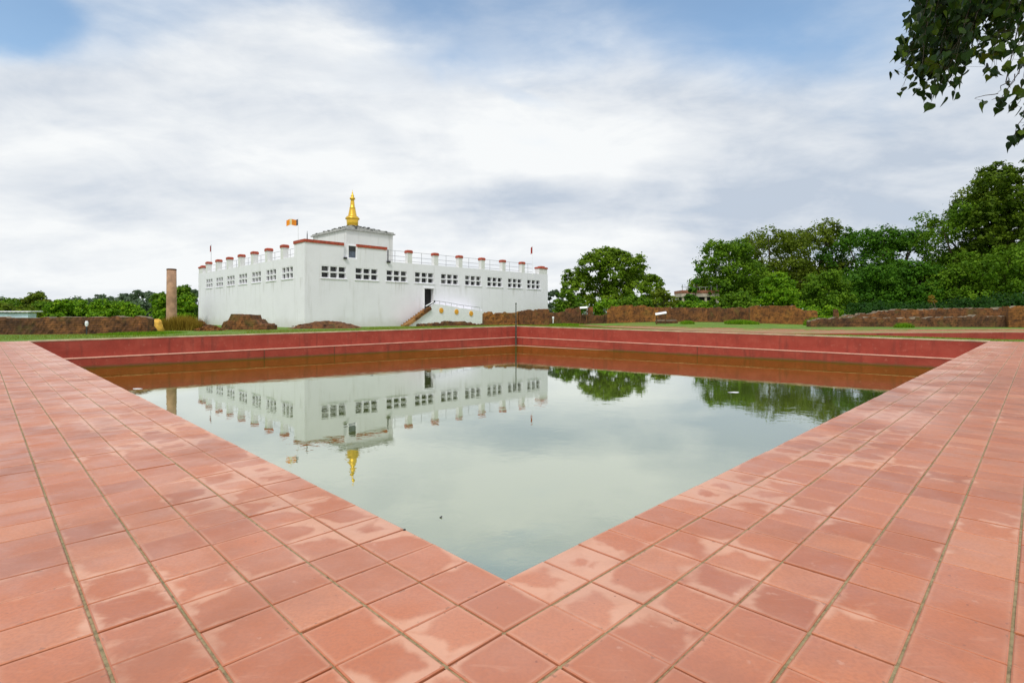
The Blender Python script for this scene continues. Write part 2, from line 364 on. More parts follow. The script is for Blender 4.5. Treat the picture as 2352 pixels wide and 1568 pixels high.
    ms = nt.nodes.new('ShaderNodeMixShader'); g.lk(fac, ms.inputs[0]); g.lk(df.outputs[0], ms.inputs[1]); g.lk(gl.outputs[0], ms.inputs[2])
    g.lk(ms.outputs[0], out.inputs[0]); M['water'] = m
    # lawn
    m, nt, b = mat_new('lawn'); g = NG(nt); p = g.pos()
    n = g.noise(p, 0.22, 6, 0.65, 0.5); n2 = g.noise(p, 2.6, 6, 0.7)
    c = g.ramp(n, [(0.3, (0.24, 0.24, 0.04)), (0.42, (0.18, 0.27, 0.018)), (0.52, (0.12, 0.26, 0.008)), (0.62, (0.17, 0.31, 0.010)), (0.78, (0.27, 0.33, 0.02))])
    c = g.mix(g.mr(n2, 0.35, 0.7, 0.5, 0.0), c, (0.07, 0.085, 0.015)); g.lk(c, b.inputs['Base Color']); b.inputs['Roughness'].default_value = 0.95
    g.bump(n2, 0.6, 0.08, b); M['lawn'] = m
    # white plaster
    def plaster(name, col, grime):
        m, nt, b = mat_new(name); g = NG(nt); p = g.pos()
        n = g.noise(p, 0.5, 6, 0.62, 0.3); n2 = g.noise(p, 3.5, 5, 0.65)
        st = g.noise(p, 1.5, 5, 0.65, 0.1, sc=(1, 1, 0.09))
        c = g.mix(g.mr(n, 0.35, 0.75, 0, 0.5), col, tuple(x*0.90 for x in col))
        c = g.mix(g.mr(st, 0.54, 0.78, 0, grime), c, (0.46, 0.45, 0.40))
        c = g.mix(g.mr(n2, 0.58, 0.78, 0, grime*0.6), c, (0.50, 0.50, 0.46))
        sp = nt.nodes.new('ShaderNodeSeparateXYZ'); g.lk(p, sp.inputs[0]); run = g.noise(p, 1.1, 5, 0.7, 0.1, sc=(1, 1, 0.05), off=(3, 1, 7))
        sill = g.m('MULTIPLY', g.mr(sp.outputs[2], 3.6, 5.6), g.mr(sp.outputs[2], 5.6, 5.7, 1, 0))          # runs of dirt below the window sills
        c = g.mix(g.m('MULTIPLY', sill, g.mr(run, 0.52, 0.68, 0, 0.5)), c, (0.45, 0.44, 0.40))
        damp = g.mr(g.m('ADD', sp.outputs[2], g.m('MULTIPLY', n, -1.6)), -0.7, 0.6, 0.45, 0.0); c = g.mix(damp, c, (0.52, 0.49, 0.42))
        g.lk(c, b.inputs['Base Color']); b.inputs['Roughness'].default_value = 0.82; g.bump(n2, 0.25, 0.02, b); return m
    M['plaster'] = plaster('white_plaster', (0.90, 0.89, 0.94), 0.30)
    M['plaster_old'] = plaster('weathered_plaster', (0.80, 0.80, 0.78), 0.6)
    M['redcap'] = simple('red_brick_cap', (0.42, 0.075, 0.04), 0.85, 0.3, 4.0)
    M['roofstone'] = simple('grey_roof', (0.42, 0.42, 0.40), 0.85, 0.3, 3.0)
    M['roofdark'] = simple('dark_stub', (0.10, 0.10, 0.095), 0.8, 0.3, 3.0)
    m, nt, b = mat_new('window_pane'); g = NG(nt); r = g.attr('rnd')
    g.lk(g.ramp(r, [(0.0, (0.012, 0.012, 0.014)), (0.6, (0.02, 0.021, 0.024)), (0.8, (0.07, 0.07, 0.07)), (1.0, (0.16, 0.16, 0.155))]), b.inputs['Base Color'])
    b.inputs['Roughness'].default_value = 0.35; M['pane'] = m
    M['dark'] = simple('dark_interior', (0.012, 0.011, 0.010), 0.9, 0.2)
    M['bluepane'] = simple('blue_grey_pane', (0.10, 0.12, 0.17), 0.3, 0.3, 2.5)
    m, nt, b = mat_new('gilded_metal'); g = NG(nt); n = g.noise(g.pos(), 3, 4)
    g.lk(g.mix(n, (0.80, 0.46, 0.04), (0.95, 0.62, 0.09)), b.inputs['Base Color']); b.inputs['Metallic'].default_value = 0.75; b.inputs['Roughness'].default_value = 0.32; M['gold'] = m
    M['steel'] = simple('grey_steel', (0.42, 0.43, 0.44), 0.45, 0.1, 3, 0.5)
    M['blackpipe'] = simple('black_pipe', (0.03, 0.03, 0.033), 0.5)
    M['greenpost'] = simple('dark_green_post', (0.045, 0.06, 0.045), 0.6, 0.4, 6)
    M['whitepaint'] = simple('white_paint', (0.88, 0.88, 0.90), 0.5, 0.05)
    M['orange'] = simple('orange_cloth', (0.95, 0.28, 0.012), 0.7, 0.2, 4)
    M['yellow'] = simple('pale_yellow_cloth', (0.90, 0.78, 0.42), 0.7, 0.15, 4)
    M['redcloth'] = simple('red_cloth', (0.45, 0.03, 0.02), 0.7, 0.2, 4)
    M['bluecloth'] = simple('dark_blue_cloth', (0.05, 0.06, 0.09), 0.7, 0.2, 4)
    M['marigold'] = simple('marigold_ring', (0.80, 0.40, 0.045), 0.8, 0.3, 9)
    M['yellowcover'] = simple('yellow_cover', (0.78, 0.42, 0.06), 0.75, 0.35, 3.5)
    M['stepbrick'] = simple('step_brick', (0.34, 0.17, 0.055), 0.85, 0.5, 2.2)
    M['sandstone'] = simple('pillar_stone', (0.46, 0.27, 0.165), 0.8, 0.3, 1.6, 0, 0.4)
    M['bluesheet'] = simple('blue_roof_sheet', (0.52, 0.66, 0.76), 0.5, 0.15, 0.8)
    M['concrete'] = simple('raw_concrete', (0.55, 0.48, 0.40), 0.85, 0.2, 0.6)
    M['brickfar'] = simple('far_brick', (0.36, 0.15, 0.09), 0.85, 0.3, 0.7)
    # ruin brick
    def ruin(name, ca, cb, cc, moss):
        m, nt, b = mat_new(name); g = NG(nt); p = g.pos()
        n = g.noise(p, 0.7, 6, 0.66, 0.3, sc=(1, 1, 0.8)); n2 = g.noise(p, 2.6, 6, 0.72, 0.1, sc=(1, 1, 1.0))
        c = g.ramp(n, [(0.3, ca), (0.5, cb), (0.68, cc)])
        c = g.mix(g.mr(n2, 0.36, 0.56, 0.75, 0.0), c, tuple(x*0.28 for x in ca))
        wv = nt.nodes.new('ShaderNodeTexWave'); wv.wave_type = 'BANDS'; wv.bands_direction = 'Z'; wv.inputs['Scale'].default_value = 1.9
        wv.inputs['Distortion'].default_value = 2.5; wv.inputs['Detail'].default_value = 3; wv.inputs['Detail Scale'].default_value = 2.0
        g.lk(p, wv.inputs['Vector']); c = g.mix(g.mr(wv.outputs['Fac'], 0.0, 0.45, 0.65, 0.0), c, (0.03, 0.016, 0.008))
        nm = g.noise(p, 0.8, 5, 0.65, off=(8, 2, 4)); c = g.mix(g.mr(nm, 0.52, 0.68, 0, moss), c, (0.10, 0.10, 0.02))
        g.lk(c, b.inputs['Base Color']); b.inputs['Roughness'].default_value = 0.95; g.bump(n2, 0.8, 0.08, b); return m
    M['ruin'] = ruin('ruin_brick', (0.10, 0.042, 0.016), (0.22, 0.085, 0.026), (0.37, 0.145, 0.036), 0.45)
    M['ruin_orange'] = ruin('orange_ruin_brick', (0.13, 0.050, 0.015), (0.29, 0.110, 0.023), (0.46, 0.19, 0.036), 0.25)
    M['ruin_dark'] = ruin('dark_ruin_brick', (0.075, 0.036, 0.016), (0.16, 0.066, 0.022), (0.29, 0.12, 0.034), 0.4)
    M['ruin_cap'] = simple('ruin_cap', (0.22, 0.17, 0.11), 0.95, 0.5, 1.5)
    m, nt, b = mat_new('brown_path'); g = NG(nt); p = g.pos(); n = g.noise(p, .35, 6, .65, .3); n2 = g.noise(p, 2.0, 5, .65)
    c = g.ramp(n, [(.3, (.40, .20, .10)), (.5, (.34, .165, .075)), (.55, (.24, .22, .05)), (.62, (.19, .26, .03))]); c = g.mix(g.mr(n2, .4, .7, 0, .5), c, (.50, .28, .17))
    g.lk(c, b.inputs['Base Color']); b.inputs['Roughness'].default_value = .95; M['pathmat'] = m
    # foliage
    def leaf(name, dark, mid, light, trans=0.34, rough=0.55):
        m, nt, b = mat_new(name); g = NG(nt); r = g.attr('rnd')
        c = g.ramp(r, [(0.0, dark), (0.5, mid), (1.0, light)]); g.lk(c, b.inputs['Base Color'])
        b.inputs['Roughness'].default_value = rough; b.inputs['Specular IOR Level'].default_value = 0.12
        t = nt.nodes.new('ShaderNodeBsdfTranslucent'); g.lk(c, t.inputs[0])
        ms = nt.nodes.new('ShaderNodeMixShader'); ms.inputs[0].default_value = trans
        g.lk(b.outputs[0], ms.inputs[1]); g.lk(t.outputs[0], ms.inputs[2]); g.lk(ms.outputs[0], nt.nodes['Material Output'].inputs[0]); return m
    M['leaf_dark'] = leaf('dark_leaves', (0.034, 0.102, 0.006), (0.067, 0.181, 0.010), (0.131, 0.280, 0.018))
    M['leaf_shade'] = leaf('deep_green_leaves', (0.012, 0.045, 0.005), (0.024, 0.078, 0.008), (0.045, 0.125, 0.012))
    M['leaf_mid'] = leaf('mid_leaves', (0.055, 0.127, 0.006), (0.110, 0.223, 0.010), (0.201, 0.334, 0.019))
    M['leaf_olive'] = leaf('olive_leaves', (0.074, 0.115, 0.007), (0.142, 0.203, 0.014), (0.230, 0.297, 0.024))
    M['leaf_bright'] = leaf('bright_leaves', (0.075, 0.179, 0.006), (0.149, 0.317, 0.010), (0.299, 0.469, 0.018))
    M['leaf_tall'] = leaf('tall_tree_leaves', (0.046, 0.087, 0.004), (0.092, 0.159, 0.008), (0.161, 0.239, 0.013))
    M['leaf_lone'] = leaf('yellow_green_leaves', (0.075, 0.14, 0.006), (0.15, 0.255, 0.013), (0.26, 0.375, 0.024))
    M['leaf_hazy'] = leaf('grey_green_haze_leaves', (0.085, 0.135, 0.075), (0.14, 0.205, 0.115), (0.21, 0.28, 0.16))  # distance haze of the far trees put into the leaf colour
    M['leaf_peepal'] = leaf('peepal_leaves', (0.010, 0.028, 0.005), (0.020, 0.052, 0.006), (0.09, 0.15, 0.012), 0.28, 0.33)
    M['drygrass'] = leaf('dry_grass_blades', (0.16, 0.10, 0.012), (0.30, 0.20, 0.022), (0.42, 0.31, 0.05))
    M['grassblade'] = leaf('grass_blades', (0.10, 0.14, 0.008), (0.20, 0.25, 0.015), (0.34, 0.36, 0.04))
    M['twig'] = simple('dark_twig', (0.045, 0.035, 0.022), 0.8, 0.3, 9)
    M['bark'] = simple('bark', (0.12, 0.085, 0.055), 0.9, 0.4, 4, 0, 0.5)
make_materials()

# ------------------------------------------------------------------ ground, deck, water
def build_ground():
    def brk(Lm): return [-900, -300, -120, -60, -30, -15, -7.6, -4, -0.35, 0.0] + [Lm*i/24 for i in range(1, 24)] + [Lm, Lm+.35, Lm+1, Lm+2, Lm+3.5, Lm+5, Lm+7, Lm+9, Lm+12, Lm+15, Lm+19, Lm+24, Lm+30, Lm+40, Lm+60, Lm+110, Lm+300, Lm+1100]
    us, vs = brk(LU), brk(LV); mb = MB(); idx = {}
    for i, u in enumerate(us):
        for j, v in enumerate(vs):
            z = gz_uv(u, v)
            if -8 < u < LU and -8 < v < LV: z = min(z, -0.06)
            idx[i, j] = len(mb.v); mb.v.append(W(u, v, z))
    for i in range(len(us)-1):
        for j in range(len(vs)-1):
            if us[i] >= 0 and us[i+1] <= LU+1e-6 and vs[j] >= 0 and vs[j+1] <= LV+1e-6: continue
            mb.f.append((idx[i, j], idx[i, j+1], idx[i+1, j+1], idx[i+1, j])); mb.m.append(0); mb.r.append(.5)
    tag(mb.build('ground', M['lawn']), kind='structure')
build_ground()

def build_deck():
    rng = random.Random(5); T = 0.302; DW = 7.25
    n0 = -24; nU = int(LU/T)+1; nV = int(LV/T)+1
    def lines(n, Lm):
        ls = [i*T for i in range(n0, n)]; ls.append(Lm); return ls
    lu, lv = lines(nU, LU), lines(nV, LV)
    V = []; F = []; Mi = []; Rn = []; UVs = []
    def face(ids, mat, rnd, uvs): F.append(ids); Mi.append(mat); Rn.append(rnd); UVs.extend(uvs)
    # joint half-widths: wide mossy joints run parallel to the pool edge, fine dark ones across
    jwide_v = {j: rng.uniform(.0030, .0068) for j in range(len(lv))}; jwide_u = {i: rng.uniform(.0030, .0068) for i in range(len(lu))}
    jthin_v = {j: rng.uniform(.0016, .0056) for j in range(len(lv))}; jthin_u = {i: rng.uniform(.0016, .0056) for i in range(len(lu))}
    for i in range(len(lu)-1):
        for j in range(len(lv)-1):
            u0, u1, v0, v1 = lu[i], lu[i+1], lv[j], lv[j+1]
            if u1 > 1e-4 and v1 > 1e-4: continue
            um, vm = (u0+u1)/2, (v0+v1)/2
            left = um > vm
            a0 = u0 + (jthin_u[i] if left else jwide_u[i]); a1 = u1 - (jthin_u[i+1] if left else jwide_u[i+1])
            b0 = v0 + (jwide_v[j] if left else jthin_v[j]); b1 = v1 - (jwide_v[j+1] if left else jthin_v[j+1])
            if v1 > -1e-4 and v1 < 1e-4 and um > 0: b1 = 0.012
            if u1 > -1e-4 and u1 < 1e-4 and vm > 0: a1 = 0.012
            s = rng.gauss(0, 0.0016)
            if left: a0 += s; a1 += s + rng.gauss(0, 0.0008)
            else: b0 += s; b1 += s + rng.gauss(0, 0.0008)
            z = [rng.gauss(0, 0.0010) for _ in range(4)]; zo = rng.gauss(0, 0.0013)
            bv = 0.0035 + rng.random()*0.002; b = len(V); r = rng.random(); base = -0.035
            cs = [(a0, b0), (a1, b0), (a1, b1), (a0, b1)]
            ci = [(a0+bv, b0+bv), (a1-bv, b0+bv), (a1-bv, b1-bv), (a0+bv, b1-bv)]
            for q in range(4): V.append(W(*cs[q], base))
            for q in range(4): V.append(W(*cs[q], zo+z[q]-bv*0.7))
            for q in range(4): V.append(W(*ci[q], zo+z[q]))
            # pond frame (u,v) is left handed in x,y: wind the other way round
            face((b+11, b+10, b+9, b+8), 0, r, ((0, 1), (1, 1), (1, 0), (0, 0)))
            for q in range(4):
                w = (q+1) % 4
                face((b+4+q, b+8+q, b+8+w, b+4+w), 0, r, ((.5, .5),)*4)
                face((b+q, b+4+q, b+4+w, b+w), 0, r, ((.5, .5),)*4)
    def sheet(u0, v0, u1, v1, z, mat):
        b = len(V); n = 1
        for c in ((u0, v0), (u1, v0), (u1, v1), (u0, v1)): V.append(W(*c, z))
        face((b+3, b+2, b+1, b), mat, .5, ((.5, .5),)*4)
    d = n0*T
    sheet(d, d, LU, -0.001, -0.013, 1); sheet(d, -0.001, -0.001, LV, -0.013, 1)
    # mossy mortar filling the wide joints almost to the surface
    for j in range(len(lv)-1):
        v = lv[j]
        if v < -0.01 and j > 0: sheet(max(v, d), v-.0095, LU, v+.0095, -0.0062+rng.uniform(-.001, .001), 2)
    for i in range(len(lu)-1):
        u = lu[i]
        if u < -0.01 and i > 0: sheet(u-.0095, max(u, d), u+.0095, LV, -0.0062+rng.uniform(-.001, .001), 2)
    me = bpy.data.meshes.new('deck'); me.from_pydata(V, [], F)
    for m in (M['tile'], M['grout'], M['moss']): me.materials.append(m)
    me.polygons.foreach_set('material_index', Mi)
    a = me.attributes.new('rnd', 'FLOAT', 'FACE'); a.data.foreach_set('value', Rn)
    uvl = me.uv_layers.new(name='tile'); uvl.data.foreach_set('uv', np.array(UVs, dtype=np.float32).ravel())
    me.update(); o = bpy.data.objects.new('pavement', me); COL.objects.link(o); tag(o, kind='structure')
build_deck()

def build_water():
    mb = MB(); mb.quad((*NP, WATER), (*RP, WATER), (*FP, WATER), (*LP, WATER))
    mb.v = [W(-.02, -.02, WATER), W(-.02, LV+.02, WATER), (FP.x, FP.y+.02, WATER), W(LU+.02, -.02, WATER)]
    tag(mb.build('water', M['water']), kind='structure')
build_water()

def build_pond_wall():
    t = thing('pond_wall', (FP.x, FP.y, -2.0), 'long red stepped retaining wall around the far sides of the pond', 'wall')
    n = 40
    def strip(name, mat, fn, smooth=False):          # fn(k) -> list of cross section points at step k of one side
        mb = MB()
        for side in (0, 1):
            prev = None
            for k in range(n+1):
                row = fn(side, k/n); cur = len(mb.v); mb.v.extend(row)
                if prev is not None:
                    for q in range(len(row)-1):
                        mb.f.append((prev+q, cur+q, cur+q+1, prev+q+1)); mb.m.append(0); mb.r.append(.5)
                prev = cur
        return mb.build(name, mat, t)
    def P(side, f, off, z):       # f runs 0 at the near end to 1 at the far corner, off = metres into the pond
        s = off
        if side == 0: return W(LU-s, f*(LV-s), z) if off >= 0 else W(LU-s, f*(LV-s), z)
        return W(f*(LU-s), LV-s, z)
    zt = lambda f: 0.36*f
    z1 = lambda f: -1.00+0.27*f
    z2 = lambda f: -1.62+0.10*f
    strip('upper_riser', M['redwall'], lambda s, f: [P(s, f, 0.0, zt(f)-.02), P(s, f, 0.02, z1(f))])
    strip('ledge', M['ledge'], lambda s, f: [P(s, f, 0.0, z1(f)+.004), P(s, f, 0.62, z1(f)-.012), P(s, f, 0.63, z1(f)-.032)])
    strip('lower_riser', M['redwall'], lambda s, f: [P(s, f, 0.60, z1(f)-.03), P(s, f, 0.62, z2(f)-.1)])
    strip('lower_ledge', M['ledge'], lambda s, f: [P(s, f, 0.58, z2(f)+.004), P(s, f, 1.15, z2(f)-.01), P(s, f, 1.16, -2.4)])
    strip('coping', M['coping'], lambda s, f: [P(s, f, 0.02, zt(f)-.06), P(s, f, 0.025, zt(f)), P(s, f, -0.36, zt(f)+.012), P(s, f, -0.37, zt(f)-.12)])
    for side in (0, 1):
        for f in ((0.47, 0.33) if side == 0 else (0.46,)):
            a, b = Vector(P(side, f, .652, -2)), Vector(P(side, f+.0011, .652, -2))
            mb = MB(); mb.quad((a.x, a.y, z1(f)-.04), (b.x, b.y, z1(f)-.04), (b.x, b.y, -1.9), (a.x, a.y, -1.9)); mb.build('wall_joint', M['grout'], t)
    mb = MB()                        # the near walls, straight down below the deck
    for a, b in ((W(0, 0), W(LU, 0)), (W(0, LV), W(0, 0))):
        mb.quad((a[0], a[1], -.03), (b[0], b[1], -.03), (b[0], b[1], -2.4), (a[0], a[1], -2.4))
    mb.build('near_riser', M['redwall'], t)
build_pond_wall()

PATHX = (1330, 1400, 1600, 1800, 1950, 2141, 2305, 2450, 2800)
PATHN = (64, 52.5, 41.6+.9, 37.6+.6, 37.6, 34.5, 31.8, 30.5, 27)
PATHF = (64.5, 59.5, 53.5, 48.5, 44, 39.5, 36, 34, 30)
def on_path(x, y):
    c = CX+FPX*x/max(y, .1)
    if not PATHX[0] < c < PATHX[-1]: return False
    return np.interp(c, PATHX, PATHN)-.1 < y < np.interp(c, PATHX, PATHF)+.1
def build_path():                    # broad brown path with a pale kerb across the right-hand lawn
    mb = MB(); cols = np.linspace(PATHX[0], PATHX[-1], 60); rows = []
    for c in cols:
        dn, df = float(np.interp(c, PATHX, PATHN)), float(np.interp(c, PATHX, PATHF)); r = (c-CX)/FPX; row = []
        ker = float(np.interp(c, (1850, 2141, 2305), (0, .22, .36)))
        ds = [dn, dn+.02, dn+.3] + [dn+.3+(df-dn-.6)*q/5 for q in range(1, 6)] + [df-.28, df, df+.02]
        for q, D in enumerate(ds):
            z = gz(r*D, D)+.05+ker
            if q in (0, len(ds)-1): z = gz(r*D, D)-.1
            if q in (len(ds)-3, len(ds)-2): z += .08
            row.append((r*D, D, z))
        rows.append(row)
    n = len(rows[0])
    for a, b in zip(rows, rows[1:]):
        for q in range(n-1):
            mb.quad(a[q], b[q], b[q+1], a[q+1], 1 if q == 0 else 2 if q in (1, n-3, n-2) else 0)
    tag(mb.build('path', [M['pathmat'], M['redwall'], M['coping']]), kind='structure')
build_path()

# ------------------------------------------------------------------ the white temple
DC = 59.7
TC = Vector((ax(700, DC), DC, 0.0))                     # near corner on the ground
DL = Vector((-0.70711, 0.70711, 0)); DR = Vector((0.70711, 0.70711, 0)); UP = Vector((0, 0, 1))
NLF = Vector((-0.70711, -0.70711, 0)); NRF = Vector((0.70711, -0.70711, 0))      # outward normals
LA, LB = 38.4, 40.1
ZPAR, ZCAP, ZBLK = 8.05, 9.72, 9.45
KF = 1.0954*1.41421
def build_temple():
    T = thing('temple', (TC.x, TC.y, 0.0), 'large white temple with pillared parapet, square roof tower and golden spire', 'temple')
    WZ0, WZ1 = 5.62, 7.06; WL = 3.10
    wr = [(2.19+2.695*i)*KF for i in range(9)]
    wl = [(2.95+3.06*i)*KF for i in range(7)]
    door = (10.25*KF, 11.2*KF, 2.40, 4.95)
    wall = MB()
    def face(d, nrm, length, ops, depth):
        P = lambda a, z, q=0.0: TC+d*a-nrm*q+UP*z
        xs = sorted({0, length, *[o[0] for o in ops], *[o[1] for o in ops]}); zs = sorted({-.4, ZPAR, *[o[2] for o in ops], *[o[3] for o in ops]})
        for i in range(len(xs)-1):
            for j in range(len(zs)-1):
                xm, zm = (xs[i]+xs[i+1])/2, (zs[j]+zs[j+1])/2
                if any(o[0] < xm < o[1] and o[2] < zm < o[3] for o in ops): continue
                wall.quad(P(xs[i], zs[j]), P(xs[i+1], zs[j]), P(xs[i+1], zs[j+1]), P(xs[i], zs[j+1]))
        for a0, a1, z0, z1 in ops:
            for s, e in (((a0, z0), (a1, z0)), ((a1, z0), (a1, z1)), ((a1, z1), (a0, z1)), ((a0, z1), (a0, z0))):
                wall.quad(P(*s), P(*e), P(*e, depth), P(*s, depth))
    opr = [(a-WL/2, a+WL/2, WZ0, WZ1) for a in wr]; opl = [(a-WL/2, a+WL/2, WZ0, WZ1) for a in wl]
    face(DR, NRF, LB, opr+[door], 0.55); face(DL, NLF, LA, opl, 0.55)
    A, B, Cc, D = TC, TC+DR*LB, TC+DR*LB+DL*LA, TC+DL*LA
    for s, e in ((B, Cc), (Cc, D)): wall.quad(s-UP*.4, e-UP*.4, e+UP*ZPAR, s+UP*ZPAR)
    q = 0.5                                             # parapet thickness and its inner face
    ia, ib, ic, id_ = A+(DR+DL)*q, B+(DL-DR)*q, Cc-(DR+DL)*q, D+(DR-DL)*q
    ZR = 6.9+.3
    for (s, e), (si, ei) in zip(((A, B), (B, Cc), (Cc, D), (D, A)), ((ia, ib), (ib, ic), (ic, id_), (id_, ia))):
        wall.quad(s+UP*ZPAR, e+UP*ZPAR, ei+UP*ZPAR, si+UP*ZPAR); wall.quad(si+UP*ZPAR, ei+UP*ZPAR, ei+UP*ZR, si+UP*ZR)
    wall.build('wall', M['plaster'], T)
    rb = MB(); rb.quad(ia+UP*ZR, ib+UP*ZR, ic+UP*ZR, id_+UP*ZR); rb.build('flat_roof', M['roofstone'], T)
    # windows: plastered lattice of two rows of three lights, dark panes set back
    def window(d, nrm, a, seed):
        rn = random.Random(seed); mb = MB(); c = TC+d*a+UP*((WZ0+WZ1)/2)
        H = WZ1-WZ0; dep = 0.42 if d is DR else 0.26
        def bar(x, z, w, h): mb.box(c+d*x+UP*z-nrm*(dep/2+.012), (w, dep, h), d, -nrm, UP)
        fb = .10
        bar(-WL/2+fb/2, 0, fb, H); bar(WL/2-fb/2, 0, fb, H)
        mw = .17; lw = (WL-2*fb-2*mw)/3
        for k in (1, 2): bar(-WL/2+fb+k*lw+(k-.5)*mw, 0, mw, H)
        for k in range(3): 
            x = -WL/2+fb+k*(lw+mw)+lw/2
            bar(x, rn.uniform(-.03, .03), lw, .17); bar(x, H/2-.05, lw, .10); bar(x, -H/2+.05, lw, .10)
        # a thin raised plaster margin and sill
        mb.box(c-UP*(H/2+.045)+nrm*.035, (WL+.16, .10, .07), d, -nrm, UP)
        o = mb.build('window', M['plaster'], T)
        pm = MB()
        for k in range(3):
            for h in (0, 1):
                x = -WL/2+fb+k*(lw+mw); z = -H/2+.04 if h == 0 else .02
                p = lambda xx, zz: c+d*xx+UP*zz-nrm*(dep-.02)
                r = rn.random()
                pm.quad(p(x-.02, z), p(x+lw+.02, z), p(x+lw+.02, z+H/2-.06), p(x-.02, z+H/2-.06), 0, r)
        pm.build('pane', M['pane'], o)
    for i, a in enumerate(wr): window(DR, NRF, a, 10+i)
    for i, a in enumerate(wl): window(DL, NLF, a, 40+i)
    # the doorway: dark interior behind a pale frame
    mb = MB(); a0, a1, z0, z1 = door
    for aa in (a0-.07, a1+.07): mb.box(TC+DR*aa+UP*((z0+z1)/2+.05)+NRF*.04, (.16, .10, z1-z0+.1), DR, -NRF, UP)
    mb.box(TC+DR*((a0+a1)/2)+UP*(z1+.075)+NRF*.05, (a1-a0+.34, .14, .14), DR, -NRF, UP)
    fr = mb.build('door_frame', M['whitepaint'], T)
    mb = MB(); p = lambda aa, zz: TC+DR*aa+UP*zz-NRF*.54
    mb.quad(p(a0, z0), p(a1, z0), p(a1, z1), p(a0, z1)); mb.build('dark_doorway', M['dark'], fr)
    # parapet pillars with red caps
    def pillar(base, d, nrm, w=.98):
        mb = MB(); mb.box(base+UP*(ZPAR+.0+(ZCAP-.36-ZPAR)/2-.02)-nrm*.32, (w, w*.92, ZCAP-.36-ZPAR+.04), d, -nrm, UP)
        mb.box(base+UP*(ZCAP-.42)-nrm*.32, (w+.07, w*.92+.07, .10), d, -nrm, UP)
        o = mb.build('pillar', M['plaster_old'], T)
        cb = MB(); cb.box(base+UP*(ZCAP-.185)-nrm*.32, (w+.14, w*.92+.14, .37), d, -nrm, UP, bev=.10); cb.build('pillar_cap', M['redcap'], o)
    for k in range(6): pillar(TC+DR*((8.84+2.68*k)*KF), DR, NRF, .66)
    for k in range(7): pillar(TC+DL*((3.95+3.03*k)*KF), DL, NLF, .70)
    def corner(cn, dx, dy):           # a longer, lower block on each far corner
        mb = MB(); mb.box(cn+dx*.95+dy*.45+UP*(ZPAR+.42), (1.9, .9, .9), dx, dy, UP); o = mb.build('corner_pillar', M['plaster_old'], T)
        cb = MB(); cb.box(cn+dx*.95+dy*.45+UP*(ZPAR+1.0), (2.08, 1.08, .28), dx, dy, UP, bev=.1); cb.box(cn+dx*.95+dy*.45+UP*(ZPAR+1.2), (.9, .8, .2), dx, dy, UP, bev=.08); cb.build('pillar_cap', M['redcap'], o)
    corner(TC+DR*LB-DR*2.0+DL*.02, DR, DL); corner(TC+DL*LA-DL*2.0+DR*.02, DL, DR)
    # raised corner block with a red coping and a recessed window bay
    n0, n1, e1, eL = 2.98*KF, 4.06*KF, 6.63*KF, 1.76*KF
    blk = MB(); hz = ZBLK-ZPAR
    def slab(mbx, d, nrm, a0, a1, z0, z1, th=.55, off=0.0): mbx.box(TC+d*((a0+a1)/2)-nrm*(th/2+off)+UP*((z0+z1)/2), (a1-a0, th, z1-z0), d, -nrm, UP)
    blk.v = []; 
    slab(blk, DR, NRF, 0, n0, ZPAR, ZBLK); slab(blk, DR, NRF, n1, e1, ZPAR, ZBLK); slab(blk, DL, NLF, .55, eL, ZPAR, ZBLK)
    slab(blk, DR, NRF, n0, n1, ZPAR, ZBLK+.35, .3, .25)
    bo = blk.build('corner_block', M['plaster'], T)
    rc = MB()
    slab(rc, DR, NRF, -.08, n0, ZBLK, ZBLK+.33, .7, -.09); slab(rc, DR, NRF, n1, e1+.05, ZBLK, ZBLK+.33, .7, -.09); slab(rc, DL, NLF, .61, eL+.06, ZBLK, ZBLK+.33, .7, -.09)
    rc.build('red_coping', M['redcap'], bo)
    wd = MB(); xw0, xw1 = n0+.62, n1-.02; zc0, zc1 = ZPAR+.06, ZBLK+.12
    for aa in (xw0, xw1): wd.box(TC+DR*aa-NRF*.2+UP*((zc0+zc1)/2), (.12, .14, zc1-zc0), DR, -NRF, UP)
    for zz in (zc0, zc1): wd.box(TC+DR*((xw0+xw1)/2)-NRF*.2+UP*zz, (xw1-xw0+.12, .16, .10), DR, -NRF, UP)
    wo = wd.build('bay_window', M['whitepaint'], T)
    pn = MB(); f = lambda aa, zz: TC+DR*aa-NRF*.225+UP*zz
    pn.quad(f(xw0, zc0), f(xw1, zc0), f(xw1, zc1), f(xw0, zc1)); pn.build('pane', M['bluepane'], wo)
    mb = MB(); mb.box(TC+DR*((xw0+xw1)/2)-NRF*.2+UP*(zc1-.35), (xw1-xw0, .06, .5), DR, -NRF, UP); mb.build('shutter', M['blackpipe'], wo)
    dp = MB(); dp.tube([TC+DR*(e1+.14)+NRF*.08+UP*ZBLK, TC+DR*(e1+.14)+NRF*.08+UP*(ZPAR+.05)], [.07, .07]); dp.box(TC+DR*(e1+.2)+NRF*.12+UP*(ZPAR-.05), (.42, .3, .24), DR, -NRF, UP); dp.build('drain_pipe', M['blackpipe'], T)
    dp = MB(); dp.box(TC+DR*(n0+.12)+NRF*.10+UP*(ZPAR-.02), (.36, .28, .22), DR, -NRF, UP); dp.build('drain_pipe', M['blackpipe'], T)
    # pipe railing behind the parapet on the right
    rl = MB(); e = 6.7*KF
    for zz in (ZPAR+1.62, ZPAR+.95, ZPAR+.4): rl.tube([TC+DR*e-NRF*1.5+UP*zz, TC+DR*(LB-2)-NRF*1.5+UP*zz], [.026, .026], 6)
    k = e
    while k < LB-1.9: rl.tube([TC+DR*k-NRF*1.5+UP*ZR, TC+DR*k-NRF*1.5+UP*(ZPAR+1.64)], [.03, .03], 6); k += 2.05
    rl.build('railing', M['steel'], T)
    rl = MB()
